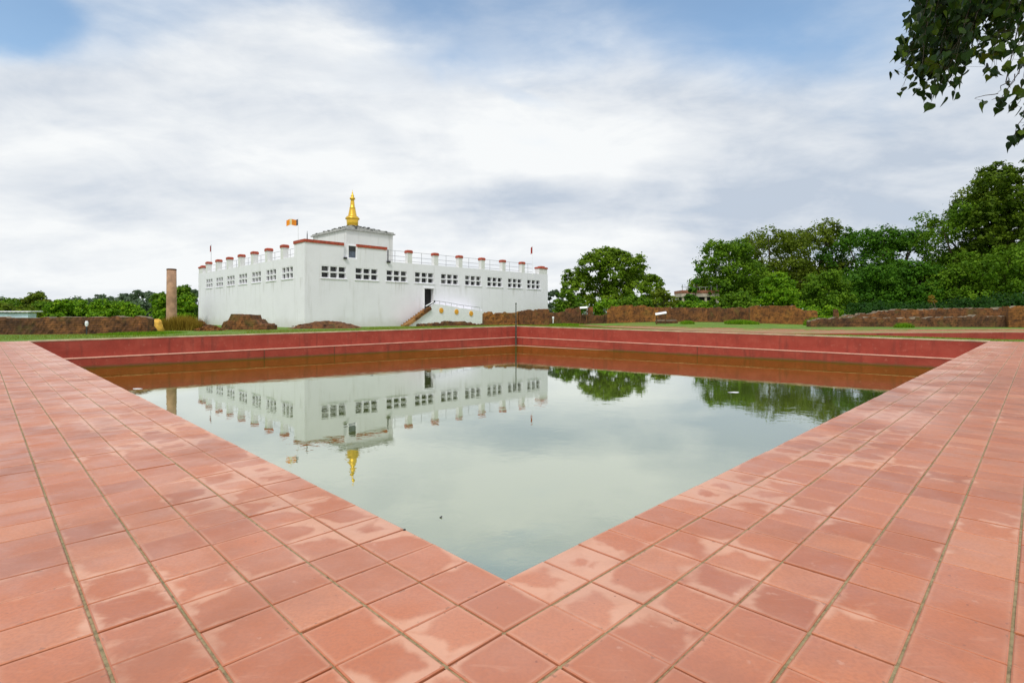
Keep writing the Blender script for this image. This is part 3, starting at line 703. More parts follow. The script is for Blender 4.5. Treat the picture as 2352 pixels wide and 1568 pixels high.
    for zz in (ZPAR+1.35, ZPAR+.7): rl.tube([TC+DL*eL-NLF*1.5+UP*zz, TC+DL*(LA-2)-NLF*1.5+UP*zz], [.022, .022], 6)
    k = eL
    while k < LA-1.9: rl.tube([TC+DL*k-NLF*1.5+UP*ZR, TC+DL*k-NLF*1.5+UP*(ZPAR+1.37)], [.025, .025], 6); k += 2.3
    rl.build('railing', M['steel'], T)
    # roof tower
    DT = 70.3; TT = Vector((ax(795, DT), DT, 0)); ta, tb = 9.46, 6.97; ze = 12.50
    tw = MB(); cen = TT+DL*(ta/2)+DR*(tb/2)
    tw.box(cen+UP*((ZR+ze)/2-.05), (tb, ta, ze-ZR+.1), DR, DL, UP)
    to = tw.build('roof_tower', M['plaster_old'], T)
    rf = MB()
    rf.box(cen+UP*(ze+.06), (tb+.5, ta+.5, .16), DR, DL, UP)
    for q in range(6):
        s = 1-q/6.3; rf.box(cen+UP*(ze+.22+.2*q), ((tb+.2)*s, (ta+.2)*s, .199), DR, DL, UP)
    ro = rf.build('stepped_roof', M['roofstone'], to)
    st = MB(); rn = random.Random(3)
    for q in range(5):
        s = 1-q/6.3; z = ze+.30+.2*q
        for sx, sy in ((1, 0), (-1, 0), (0, 1), (0, -1)):
            for k in range(3):
                f_ = (k-1)*.62+rn.uniform(-.12, .12)
                px_ = cen+DR*((tb/2)*s*(sx if sx else f_))+DL*((ta/2)*s*(sy if sy else f_))
                st.box(px_+UP*z, (.28, .28, rn.uniform(.12, .26)), DR, DL, UP)
    tag(st.build('roof_ornament', M['roofdark'], ro), kind='stuff')
    lines = MB()
    sp = MB(); zb = ze+1.25
    prof = [(.62, 0), (.74, .12), (.78, .55), (.80, .95), (.78, 1.0), (.96, 1.06), (.97, 1.22), (.84, 1.30), (.80, 1.42), (.60, 1.50), (.58, 1.6), (.50, 2.0), (.44, 2.3), (.39, 2.6), (.42, 2.66), (.34, 2.72), (.30, 3.1), (.26, 3.5), (.22, 3.75), (.36, 3.82), (.38, 4.0), (.34, 4.06), (.18, 4.14), (.24, 4.3), (.16, 4.46), (.09, 4.6), (.10, 4.7), (.04, 4.85), (.015, 5.15)]
    sp.lathe((cen.x, cen.y, zb), prof, 20); sp.build('spire', M['gold'], T, True)
    return cen
build_temple()

def flag(name, label, base, top, w, h, parts, pole_mat, r=.035, top_dark=0.0, dirn=Vector((-.94, -.34, 0))):
    t = thing(name, base, label, 'flag'); b, e = Vector(base), Vector((base[0], base[1], top))
    mb = MB(); mb.tube([b, e], [r, r*.8], 6); mb.build('pole', pole_mat, t)
    n = len(parts)
    # each stripe is its own piece of cloth, sewn edge to edge
    for i, m in enumerate(parts):
        cb = MB(); S = 4
        for k in range(S):
            rows = []
            for q in (k, k+1):
                f = (i+q/S)/n; p = e+dirn*(.03+w*f)+Vector((0, .10*math.sin(f*7.5), -.12-.16*f-.05*math.sin(f*8))); rows.append((p, p-UP*(h*(1-.05*f))))
            for off in (.004, -.004):
                o = Vector((0.3, -.95, 0))*off; a, c = rows
                cb.quad(a[0]+o, c[0]+o, c[1]+o, a[1]+o)
        cb.build('cloth_stripe' if n > 1 else 'cloth', m, t)
    return t
p = TC+DL*4.4+DR*1.2
flag('roof_flag', 'orange and yellow striped flag on a white pole above the temple corner', (p.x, p.y, 7.2), 12.75, 1.28, .70, [M['bluecloth'], M['orange'], M['orange'], M['yellow'], M['orange'], M['orange']], M['whitepaint'])
p = at(485, 560, 90); flag('small_flag', 'small red pennant above the far left end of the temple parapet', (p.x, p.y, 7.2), 1.3+166*90/FPX, .42, 1.0, [M['redcloth']], M['steel'], .03, 0, Vector((-.3, -.3, -.3)))
p = at(1223, 565, 84); flag('small_flag', 'small red flag above the right corner of the temple', (p.x, p.y, 7.2), 1.3+163*84/FPX, .42, 1.05, [M['redcloth']], M['whitepaint'], .022, 0, Vector((-.6, -.3, -.2)))
mb = MB(); p = TC+(DL+DR)*.5; mb.tube([p+UP*9.75, p+UP*10.35, p+UP*10.45, p+UP*10.75], [.05, .045, .03, .015], 8); mb.box(p+UP*9.82, (.16, .16, .10))
tag(mb.build('lightning_rod', M['blackpipe']), 'short dark rod standing on the red corner of the temple', 'rod')

def build_stairs():
    off = 2.1
    B0 = TC+NRF*off
    def bpar(x):        # distance along the offset plane for a pixel column
        r = (x-CX)/FPX; return (r*B0.y-B0.x)/(DR.x-r*DR.y)
    def P(x, y, extra=0.0):
        b = bpar(x); q = B0+DR*b+NRF*extra; D = q.y; return Vector((q.x, q.y, CAMH+(HY-y)/FPX*D))
    c = P(1000, 745); T = thing('entrance_stairs', (c.x, c.y, 0.0), 'brown stair with white side wall climbing to the temple door', 'stairs')
    # profile of the front wall, bottom to top (pixel outline turned into a 0.3 m thick wall)
    out = [(928, 752), (1113, 752), (1113, 716), (1104, 713), (1060, 707.5), (1030, 702), (998, 697.5), (982, 708), (965, 722), (948, 735)]
    mb = MB(); b = len(mb.v); k = len(out)
    for ex in (0.0, -.32):
        for x, y in out:
            q = P(x, y, 0); 
            mb.v.append(tuple(q+NRF*ex))
    mb.f.append(tuple(range(k))); mb.f.append(tuple(range(2*k-1, k-1, -1)))
    for i in range(k): mb.f.append((i, i+k, (i+1) % k+k, (i+1) % k))
    mb.m += [0]*(k+2); mb.r += [.5]*(k+2)
    mb.build('side_wall', M['whitepaint'], T)
    # sloping brown steps behind and just above the wall edge
    a, e = P(932, 749.5), P(998, 701); n = 12; sb = MB()
    for i in range(n):
        f = (i+.5)/n; q = a.lerp(e, f); d = (Vector((e.x, e.y, 0))-Vector((a.x, a.y, 0))); run = d.length/n
        top = a.z+(e.z-a.z)*(i+1)/n-.22
        sb.box(Vector((q.x, q.y, (top-.1)/2))-NRF*.98, (run*1.0, 1.3, top+.1), DR, -NRF, UP)
    sb.build('steps', M['stepbrick'], T)
    rb = MB()                      # chunky sloping edge of the flight
    mids = [P(930, 750), P(952, 735), P(972, 719), P(988, 708)]
    for i in range(3): 
        q0, q1 = mids[i], mids[i+1]; d = (q1-q0); nn = NRF; u = d.normalized(); w = u.cross(nn)
        rb.box((q0+q1)/2+NRF*.06+UP*.05, (d.length*1.01, .36, .34+.05*i), u, -nn, w, i if i < 2 else 1)
    rb.build('stair_edge', [M['stepbrick'], M['ruin_orange'], M['ruin_orange']], T)
    hb = MB()
    q0, q1 = P(976, 713), P(999, 697); hb.tube([q0-NRF*.0+UP*.35, q1+UP*.28], [.10, .10], 6); hb.tube([q0+UP*.05, q0+UP*.5], [.06, .06], 6); hb.build('black_handrail', M['blackpipe'], T)
    hb = MB(); q0, q1 = P(978, 703), P(999, 692); hb.tube([q0, q1], [.09, .09], 6); hb.build('white_handrail', M['whitepaint'], T)
    lb = MB(); q = P(1056, 720); ln = (bpar(1110)-bpar(996)); top = P(1010, 703).z
    lb.box(Vector((q.x, q.y, top/2-.2))-NRF*1.2, (ln, 1.76, top-.2), DR, -NRF, UP); lb.build('landing', M['plaster'], T)
    rb = MB(); tops = [(998, 697.5), (1030, 702), (1060, 707.5), (1104, 713)]; w3 = [P(x, y)-NRF*.16 for x, y in tops]
    for a_, c_ in zip(w3, w3[1:]): rb.tube([a_+UP*.42, c_+UP*.42], [.035, .035], 6)
    for i in range(8):
        f = i/7*2.999; q = w3[int(f)].lerp(w3[int(f)+1], f-int(f)); rb.tube([q-UP*.02, q+UP*.42], [.025, .025], 6)
    rb.build('railing', M['steel'], T)
    # garland rings on the white wall: orange discs with a pale rim
    for x, y in ((1013.5, 713), (1048.5, 716), (1082, 720)):
        q = P(x, y); db = MB(); n = 14; r0 = .34
        for zz, rr in ((.0, r0), (.08, r0*.92), (.10, r0*.3)):
            for i in range(n):
                an = 2*math.pi*i/n; db.v.append(tuple(q+DR*(rr*math.cos(an))+UP*(rr*1.08*math.sin(an))+NRF*(zz+.005)))
        for s in (0, n):
            for i in range(n): db.f.append((s+i, s+(i+1) % n, s+n+(i+1) % n, s+n+i)); db.m.append(0); db.r.append(.5)
        db.f.append(tuple(2*n+i for i in range(n))); db.m.append(1); db.r.append(.5)
        db.build('garland_ring', [M['marigold'], M['orange']], T)
build_stairs()

# ------------------------------------------------------------------ ruined brick walls
def ruin_wall(label, pts, D0, D1, mat, th=.9, seed=1, name='ruined_wall', zb=-.15, cat='ruined wall', jit=.055, cap=None):
    """pts: [(pixel column, pixel row of the top)], depth from D0 at the first to D1 at the last."""
    rn = random.Random(seed); mb = MB(); x0, x1 = pts[0][0], pts[-1][0]
    ends = [Vector((ax(x0, D0), D0, 0)), Vector((ax(x1, D1), D1, 0))]
    d = ends[1]-ends[0]; ln = d.length; d.normalize(); nb = Vector((-d.y, d.x, 0))
    if nb.y < 0: nb = -nb
    n = max(4, int(ln/.14)); cols = []
    def toprow(x):
        for (xa, ya), (xb, yb) in zip(pts, pts[1:]):
            if xa <= x <= xb: return ya+(yb-ya)*(x-xa)/max(xb-xa, 1e-6)
        return pts[-1][1]
    jt = 0
    for i in range(n+1):
        f = i/n; p = ends[0]+d*(ln*f); px_ = CX+FPX*p.x/p.y
        if i % 4 == 0 or rn.random() < .15: jt = rn.gauss(0, jit)
        top = CAMH+(HY-toprow(px_))/FPX*p.y+jt; top = round(top/.07)*.07
        cols.append((p, max(top, zb+.12)))
    m = 6; rows = []
    for p, top in cols:
        col = []
        for j in range(m+1):
            z = zb+(top-zb)*j/m; o = rn.uniform(-.04, .04)-(.10*(1-j/m)) + (.0 if j < m else .04)
            col.append(p+nb*o+UP*z)
        for j in range(3):
            col.append(p+nb*(th*(j+1)/3+rn.uniform(-.04, .04))+UP*(top+rn.uniform(-.05, .05)))
        col.append(p+nb*(th+.05)+UP*zb); rows.append(col)
    for i, c in enumerate(rows): mb.v.extend(tuple(q) for q in c)
    k = len(rows[0])
    for i in range(len(rows)-1):
        for j in range(k-1):
            mb.f.append((i*k+j, (i+1)*k+j, (i+1)*k+j+1, i*k+j+1)); mb.m.append(1 if (cap and j in (m, m+1, m+2)) else 0); mb.r.append(.5)
    for i in (0, len(rows)-1): mb.f.append(tuple(i*k+j for j in range(k))); mb.m.append(0); mb.r.append(.5)
    o = mb.build(name, [mat, cap or mat]); return tag(o, label, cat)
def rubble(name, label, cat, x0, x1, ytop, D, mat, seed, depth=1.6, lumps=26, sz=.35):
    """a low mound of broken brick"""
    rn = random.Random(seed); mb = MB(); a, b = ax(x0, D), ax(x1, D); w = b-a; H = CAMH+(HY-ytop)/FPX*D; zg = gz((a+b)/2, D)
    nx, ny = 26, 10; base = len(mb.v)
    for i in range(nx+1):
        for j in range(ny+1):
            fx, fy = i/nx*2-1, j/ny*2-1
            h = max(0, 1-abs(fx)**1.7)*max(0, 1-fy*fy)
            z = zg-.12+(H-zg+.12)*h**.8 + (rn.uniform(-.07, .07) if h > 0 else 0)
            mb.v.append((a+w*(fx+1)/2+rn.uniform(-.08, .08), D+depth*fy+rn.uniform(-.08, .08), z))
    for i in range(nx):
        for j in range(ny):
            q = base+i*(ny+1)+j; mb.f.append((q, q+ny+1, q+ny+2, q+1)); mb.m.append(0); mb.r.append(.5)
    for k in range(lumps):
        fx, fy = rn.uniform(-.9, .9), rn.uniform(-.9, .3); h = max(0, 1-abs(fx)**1.7)*max(0, 1-fy*fy)
        s = rn.uniform(.4, 1)*sz; an = rn.uniform(0, 3); ex = Vector((math.cos(an), math.sin(an), rn.uniform(-.2, .2))).normalized(); ey = Vector((-math.sin(an), math.cos(an), 0)); ez = ex.cross(ey)
        mb.box((a+w*(fx+1)/2, D+depth*fy, zg+(H-zg)*h**.8), (s, s*.6, s*.35), ex, ey, ez)
    return tag(mb.build(name, mat), label, cat)
def build_ruins():
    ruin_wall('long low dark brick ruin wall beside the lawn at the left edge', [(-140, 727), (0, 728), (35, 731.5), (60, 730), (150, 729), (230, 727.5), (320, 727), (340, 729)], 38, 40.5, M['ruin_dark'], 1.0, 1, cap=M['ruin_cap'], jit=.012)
    ruin_wall('crumbling brown wall end with a collapsed top left of the yellow cover', [(318, 734), (330, 737), (345, 741), (352, 745), (362, 756)], 40.2, 41.5, M['ruin'], 1.2, 2)
    ruin_wall('stepped block of old brick in front of the temple left wall', [(509, 747), (511, 739), (526, 736), (528, 724), (574, 723), (575, 733), (587, 737), (592, 744), (613, 746)], 50, 50, M['ruin'], 2.2, 3, name='brick_platform', cat='brick ruin')
    ruin_wall('small brown brick stub against the temple left end', [(452, 737), (470, 736.5), (474, 742), (482, 748)], 49.5, 50, M['ruin'], 1.0, 4)
    rubble('rubble', 'reddish heap of loose brick rubble beside the small stub', 'rubble', 455, 512, 747, 47.5, M['ruin_orange'], 5, 1.0, 40, .3)
    rubble('earth_mound', 'long low brown mound of earth at the temple near corner', 'mound', 664, 836, 737, 54.5, M['ruin'], 6, 1.6, 14, .25)
    ruin_wall('low brown curb ruin under the white stair wall', [(962, 744), (1018, 742), (1020, 738.5), (1070, 738.5), (1072, 743), (1114, 743)], 61.5, 66, M['ruin_dark'], .8, 7)
    ruin_wall('orange brown ruin wall between the stair wall and the metal post', [(1112, 722), (1117, 720), (1150, 719), (1186, 717.5), (1190, 716)], 66, 67, M['ruin_orange'], 1.2, 8)
    ruin_wall('brown ruin wall under the right corner of the temple', [(1191, 715), (1206, 713), (1212, 711), (1260, 710.5), (1262, 715)], 67.2, 68, M['ruin'], 1.2, 9)
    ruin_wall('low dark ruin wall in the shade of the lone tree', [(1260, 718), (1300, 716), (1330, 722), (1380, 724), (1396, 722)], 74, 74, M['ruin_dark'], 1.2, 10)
    ruin_wall('square brown brick block left of the small white board', [(1299, 708), (1333, 707), (1334, 715)], 75, 75, M['ruin'], 1.6, 11)
    ruin_wall('narrow brown brick pier right of the small white board', [(1351, 705), (1362, 704.5)], 75.5, 75.5, M['ruin'], .8, 12, name='brick_pier', cat='pier')
    ruin_wall('tall ruin wall with bright orange lower bricks and a rounded top', [(1394, 712), (1404, 705), (1430, 701.5), (1470, 700.5), (1500, 705), (1512, 707)], 72, 71, M['ruin_orange'], 1.4, 13)
    ruin_wall('long straight brown ruin wall behind the larger white board', [(1498, 707), (1560, 706), (1640, 706.5), (1722, 708)], 72.5, 70, M['ruin'], 1.2, 14)
    ruin_wall('orange ruin wall with a raised flat top before the bright green tree', [(1723, 705), (1732, 702.5), (1826, 702), (1829, 709), (1846, 712), (1878, 715)], 67, 65, M['ruin_orange'], 1.4, 15, cap=M['ruin'])
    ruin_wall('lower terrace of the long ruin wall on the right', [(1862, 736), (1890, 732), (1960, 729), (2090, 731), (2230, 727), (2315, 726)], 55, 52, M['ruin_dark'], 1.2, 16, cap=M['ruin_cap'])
    ruin_wall('upper terrace of the long ruin wall under the dark trees', [(1925, 727), (1975, 722), (2050, 711), (2120, 710), (2200, 708.5), (2322, 707.5)], 59, 56, M['ruin'], 1.4, 17, cap=M['ruin_cap'])
    ruin_wall('orange brown ruin wall end at the right edge', [(2316, 711), (2330, 705), (2352, 703.5), (2520, 703)], 51.5, 49, M['ruin_orange'], 1.4, 18, cap=M['ruin_cap'])
build_ruins()

# ------------------------------------------------------------------ smaller things
def build_small():
    # old stone pillar
    D = 54; b = at(394, 744, D); H = 1.3+(HY-617.5)*D/FPX; zg = gz(b.x, b.y)-.2
    t = thing('stone_pillar', (b.x, b.y, zg), 'tall plain round brown stone pillar standing alone left of the temple', 'pillar')
    mb = MB(); mb.lathe((b.x, b.y, zg), [(.47, 0), (.465, 1), (.45, 2.4), (.435, 4), (.42, H-zg-.12)], 24); mb.build('shaft', M['sandstone'], t, True)
    mb = MB(); mb.lathe((b.x, b.y, H-.14), [(.425, 0), (.44, .02), (.44, .12), (.36, .15)], 24); mb.build('pillar_top', M['ruin'], t, True)
    # yellow cover beside the pillar
    rn = random.Random(8); D = 46; c = at(361, 752, D); mb = MB(); n = 14; zg = gz(c.x, D)-.05; prof = [(.46, 0), (.50, .15), (.44, .5), (.38, .8), (.30, 1.0), (.12, 1.08)]
    for r, z in prof:
        for k in range(n):
            an = 2*math.pi*k/n; rr = r*(1+.12*math.sin(3*an+z*3)+rn.uniform(-.08, .08)); mb.v.append((c.x+rr*math.cos(an), c.y+rr*.8*math.sin(an), zg+z*1.0+rn.uniform(-.03, .03)))
    for i in range(len(prof)-1):
        for k in range(n): mb.f.append((i*n+k, i*n+(k+1) % n, (i+1)*n+(k+1) % n, (i+1)*n+k)); mb.m.append(0); mb.r.append(.5)
    mb.f.append(tuple((len(prof)-1)*n+k for k in range(n))); mb.m.append(0); mb.r.append(.5)
    tag(mb.build('cloth_bundle', M['yellowcover'], None, True), 'bright yellow cloth covered heap at the end of the left ruin wall', 'heap')
    # metal post at the far corner of the pond
    t = thing('metal_post', (FP.x-.05, FP.y-1.45, -2.2), 'thin dark green post standing in the far corner of the pond', 'post'); x, y = FP.x-.05, FP.y-1.45
    mb = MB(); mb.tube([(x, y, -2.2), (x, y, .45)], [.075, .075], 10); mb.build('lower_tube', M['greenpost'], t)
    mb = MB(); mb.tube([(x, y, .45), (x, y, 2.55)], [.05, .045], 10); mb.lathe((x, y, 2.52), [(.07, 0), (.07, .1), (.03, .14)], 10); mb.build('upper_tube', M['greenpost'], t)
    # garden lamps
    def lamp(label, x, ytop, ybot, D, r):
        b = at(x, ybot, D); h = (ybot-ytop)*D/FPX; t = thing('garden_lamp', (b.x, b.y, b.z-.1), label, 'lamp')
        mb = MB(); mb.tube([(b.x, b.y, b.z-.1), (b.x, b.y, b.z+h*.55)], [r*.45, r*.4], 8); mb.build('lamp_post', M['blackpipe'] if D < 50 else M['whitepaint'], t)
        mb = MB(); mb.lathe((b.x, b.y, b.z+h*.55), [(r*.5, 0), (r, h*.12), (r, h*.34), (r*.6, h*.45)], 12); mb.build('lamp_head', M['whitepaint'], t, True)
    lamp('white globe garden lamp in front of the dark left ruin wall', 199, 737, 764, 37, .10)
    lamp('small white bollard lamp on the grass right of the temple', 1270.5, 727, 740, 66, .13)
    # white boards
    def board(label, x0, x1, y0, y1, D, ybot, tilt, leg):
        b = at((x0+x1)/2, ybot, D); w = (x1-x0)*D/FPX; zc = CAMH+(HY-(y0+y1)/2)/FPX*D; zg = gz(b.x, D)
        t = thing('information_board', (b.x, D, zg), label, 'sign'); mb = MB(); c = Vector((b.x, D, zc)); ex = Vector((1, 0, tilt)).normalized(); ey = Vector((0, .72, .69)); ez = ex.cross(ey)
        mb.box(c, (w*.92, .34, .05), ex, ey, ez); mb.build('panel', M['whitepaint'], t)
        for s in (-1, 1):
            mb = MB(); p = c+ex*(s*w*.36); mb.box((p.x, p.y, (zg+p.z)/2-.03), (.08, .08, p.z-zg), mat=0); mb.build('leg', leg, t)
    board('small tilted white board on legs between two brick blocks', 1331, 1350, 703.5, 709, 73, 728, .06, M['ruin_dark'])
    board('larger tilted white board in front of the long brown ruin wall', 1504, 1532, 716, 723, 64, 742, .16, M['ruin_dark'])
    mb = MB(); c = at(1531, 742, 65.5); 
    for i in range(3): mb.box((c.x, c.y+.25*i, gz(c.x, c.y)+.12+.2*i), (2.5-.2*i, .8, .22), mat=i % 2)
    tag(mb.build('brick_bench', [M['ruin_dark'], M['ruin_cap']]), 'low dark stepped brick ledge below the larger white board', 'ledge')
    # shed with a pale blue roof
    D = 62; t = thing('shed', (ax(10, D), D, 0), 'low shed with pale blue sheet roof behind the left ruin wall', 'shed'); x0, x1 = ax(-120, D), ax(80, D); zt = 1.3+(HY-717)*D/FPX; 
    mb = MB(); mb.box(((x0+x1)/2-.5, D+.8, zt/2-.1), (x1-x0-1.0, 1.1, zt), mat=0); mb.build('shed_wall', M['bluesheet'], t)
    mb = MB(); a = [(x0, D-.3, zt), (x1, D-.3, zt), (x1, D+4.5, zt+.15), (x0, D+4.5, zt+.15)]; 
    nn = 40
    for i in range(nn):
        xa, xb = x0+(x1-x0)*i/nn, x0+(x1-x0)*(i+1)/nn; zz = .03 if i % 2 else 0; 
        mb.box(((xa+xb)/2-.5, D+.8, zt+.07+zz), (xb-xa, 1.7, .10), (1, 0, 0), Vector((0, 1, .02)).normalized(), Vector((0, -.02, 1)).normalized())
    mb.build('shed_roof', M['whitepaint'], t)
    # unfinished building far behind the trees
    D = 232; x0, x1 = ax(1566, D), ax(1650, D); z = lambda y: 1.3+(HY-y)*D/FPX; xc, w = (x0+x1)/2, x1-x0
    t = thing('unfinished_building', (xc, D, 0), 'unfinished brick and concrete building far behind between the trees', 'building')
    mb = MB(); mb.box((xc, D+5, z(682)/2), (w-3, 9, z(682)), mat=0); mb.build('ground_storey', M['dark'], t)
    for i in range(4):
        mb = MB(); mb.box((x0+.6+i*(w-1.2)/3, D+.3, z(682)/2), (.85, .85, z(682))); mb.build('column', M['concrete'], t)
    mb = MB(); mb.box((xc, D+5, (z(682)+z(677.5))/2+.05), (w+.6, 11, z(677.5)-z(682))); mb.build('floor_slab', M['concrete'], t)
    mb = MB(); mb.box((xc, D+5, (z(672.5)+z(667))/2), (w+.4, 10.6, z(667)-z(672.5)+.2)); mb.build('brick_parapet', M['brickfar'], t)
    mb = MB(); mb.box((xc, D+5, (z(677.4)+z(672.6))/2), (w+.2, 10.2, z(672.7)-z(677.4))); mb.build('upper_slab', M['concrete'], t)
    for i in range(7):
        mb = MB(); xx = x0+.4+i*(w-.8)/6; h = random.Random(i).uniform(1.2, 2.8); mb.tube([(xx, D+.5, z(667)), (xx, D+.5, z(667)+h)], [.14, .14], 6); mb.build('rebar_post', M['steel'], t)
    mb = MB(); mb.tube([(x0, D+.5, z(667)+1.4), (x1, D+.5, z(667)+1.4)], [.11, .11], 6); mb.build('scaffold_rail', M['steel'], t)
    # thin mast beyond the lone tree
    D = 225; c = at(1516, 700, D); mb = MB(); mb.tube([(c.x, c.y, 0), (c.x, c.y, 1.3+(HY-664)*D/FPX), (c.x+.3, c.y, 1.3+(HY-644)*D/FPX)], [.5, .45, .25], 8); mb.box((c.x-.1, c.y, 1.3+(HY-662)*D/FPX), (1.6, .8, .5))
    tag(mb.build('mast', M['blackpipe']), 'thin dark mast rising behind the right side of the lone tree', 'mast')
    # things floating on the water
    def floater(label, x, y, s, mat, name='floating_leaf', asp=.6, seed=0):
        D = FPX*(CAMH-WATER)/(y-HY); X = ax(x, D); rn = random.Random(seed); mb = MB(); n = 10; pts = []
        an0 = rn.uniform(0, 3)
        for ring, zz in ((1.0, .004), (.5, .012)):
            for k in range(n):
                an = 2*math.pi*k/n; r = s*ring*(1+.2*math.cos(an-an0)+rn.uniform(-.06, .06)); mb.v.append((X+r*math.cos(an), D+r*asp*math.sin(an), WATER+zz+(.012 if math.cos(an-an0) > .7 else 0)))
        for k in range(n): mb.f.append((k, (k+1) % n, n+(k+1) % n, n+k)); mb.m.append(0); mb.r.append(.2)
        mb.f.append(tuple(n+k for k in range(n))); mb.m.append(0); mb.r.append(.2)
        tag(mb.build(name, mat), label, 'leaf' if 'leaf' in name else 'foam')
    floater('tiny dark leaf floating in the middle of the near water', 1012, 1188, .022, M['blackpipe'], seed=1)
    floater('small dark leaf floating on the reflection of the temple wall', 853, 862, .09, M['blackpipe'], seed=3)
    floater('thin white streak of foam on the reflection of the right trees', 1683, 901, .22, M['whitepaint'], 'foam_streak', .35, 4)
    floater('thin white streak of foam by the left edge of the pond', 316, 893, .20, M['whitepaint'], 'foam_streak', .3, 5)
    D = FPX*CAMH/(1217.5-HY); mb = MB(); mb.lathe((ax(929, D), D, .002), [(.008, 0), (.009, .004), (.004, .008)], 8); tag(mb.build('seed_pod', M['blackpipe']), 'tiny black seed pod lying on the left pool edge', 'seed')
build_small()

# ------------------------------------------------------------------ trees and plants
nrng = np.random.default_rng(11)
def leaf_cloud(centres, normals, size, rng, bright, asp=0.7, droop=0.25):
    n = len(centres); nr = normals+rng.normal(0, .55, (n, 3)); nr[:, 2] += droop; nr /= np.linalg.norm(nr, axis=1)[:, None]+1e-9
    t = rng.normal(0, 1, (n, 3)); t -= (t*nr).sum(1)[:, None]*nr; t /= np.linalg.norm(t, axis=1)[:, None]+1e-9
    b = np.cross(nr, t); s = size*rng.uniform(.6, 1.35, n)[:, None]
    bend = nr*(s*.18)
    v = np.stack([centres-t*s, centres-b*s*asp+bend, centres+t*s, centres+b*s*asp+bend], 1).reshape(-1, 3)
    f = np.arange(n*4).reshape(-1, 4)
    return v, f, bright
def crown_points(blobs, n, rng, sub=60, subr=.20):
    vol = np.array([b[3]*b[4]*b[5] for b in blobs])**.62; pr = vol/vol.sum(); C = []; Nn = []; Br = []
    for b, p in zip(blobs, pr):
        k = max(30, int(n*p)); c = np.array(b[:3]); r = np.array(b[3:6])
        ns = max(8, int(sub*(.6+p*len(blobs)*.4))); d = rng.normal(0, 1, (ns, 3)); d[:, 2] = d[:, 2]*.85+.22; d /= np.linalg.norm(d, axis=1)[:, None]
        sc = c+d*r*rng.uniform(.72, 1.06, ns)[:, None]; sb = rng.uniform(-.30, .30, ns); ss = rng.uniform(.6, 1.3, ns)
        i = rng.integers(0, ns, k); o = rng.normal(0, 1, (k, 3)); o[:, 2] *= .62
        rad = subr*r.mean()*ss[i]
        pts = sc[i]+o*rad[:, None]*.75; nn = (d[i]*.8+o*.5); nn /= np.linalg.norm(nn, axis=1)[:, None]+1e-9
        C.append(pts); Nn.append(nn); Br.append(np.clip(.5+sb[i]+b[6]+rng.normal(0, .16, k), 0, 1))
    return np.concatenate(C), np.concatenate(Nn), np.concatenate(Br)
def tree(name, label, cat, x0, x1, ytop, D, leafmat, n=9000, leaf=.26, seed=1, ybot=None, nb=13, group=None, trunk=True, depth=None, shape=None, low=.18, sub=34, subr=.25, droop=.45):
    n = int(n*1.3)
    rng = np.random.default_rng(seed); rn = random.Random(seed)
    xa, xb = ax(x0, D), ax(x1, D); cx, w = (xa+xb)/2, xb-xa; zg = gz(cx, D)-.05; H = CAMH+(HY-ytop)/FPX*D-zg
    zlo = low*H if ybot is None else CAMH+(HY-ybot)/FPX*D-zg
    dp = (depth or w*.8)/2; blobs = []
    if shape:                                    # (fx -1..1, fz 0..1, radius as a share of width)
        for fx, fz, r in shape: blobs.append((cx+fx*w/2, D+rn.uniform(-.45, .45)*dp, zg+fz*H, r*w, r*w*rn.uniform(.85, 1.1), r*w*rn.uniform(.7, .85), rn.uniform(-.1, .1)))
    else:
        for k in range(nb):
            fx = (k+.5)/nb*2-1+rn.uniform(-.1, .1); fx = max(-.9, min(.9, fx*.92)); arch = max(0, 1-fx*fx*.86)**.42
            lo, hi = zlo, H*(.32+.68*arch)
            for q in range(3):
                rr = w*rn.uniform(.13, .21); fz = rn.uniform(.0, .6) if q else rn.uniform(.86, 1.06)
                rz = min(rr*rn.uniform(.7, .95), (hi-lo)*.42); z = lo+rz+(hi-lo-2*rz)*fz
                y = D+rn.uniform(-1, .8)*dp*arch
                blobs.append((cx+fx*w/2*(1-.25*rr/w), y, zg+z, rr, rr*rn.uniform(.8, 1.1), rz, rn.uniform(-.14, .14)+.10*(z/H-.5)))
    P, Nn, Br = crown_points(blobs, n, rng, sub, subr)
    keep = P[:, 2] > zg+.02; P, Nn, Br = P[keep], Nn[keep], Br[keep]
    v, f, br = leaf_cloud(P, Nn, leaf, rng, Br, droop=droop)
    t = thing(name, (cx, D, zg), label, cat, group)
    np_mesh('crown', v, f, leafmat, br, t, (cx, D, zg))
    if trunk:
        mb = MB(); r0 = max(.06, H*.026); fork = zg+max(zlo*1.05, H*.24); j = lambda s: rn.uniform(-s, s)
        mb.tube([(cx, D, zg-.1), (cx+j(.1), D+j(.1), zg+(fork-zg)*.5), (cx+j(.3), D+j(.3), fork)], [r0*1.35, r0, r0*.85], 9)
        top = Vector(mb.v[-1]); top = Vector((cx, D, fork))
        for b in rn.sample(blobs, min(len(blobs), 9)):
            e = Vector(b[:3]); m1 = top.lerp(e, .5)+Vector((j(.4), j(.4), .06*H)); mb.tube([top, m1, e], [r0*.55, r0*.34, r0*.12], 6, cap=False)
        mb.build('trunk', M['bark'], t)
    return t
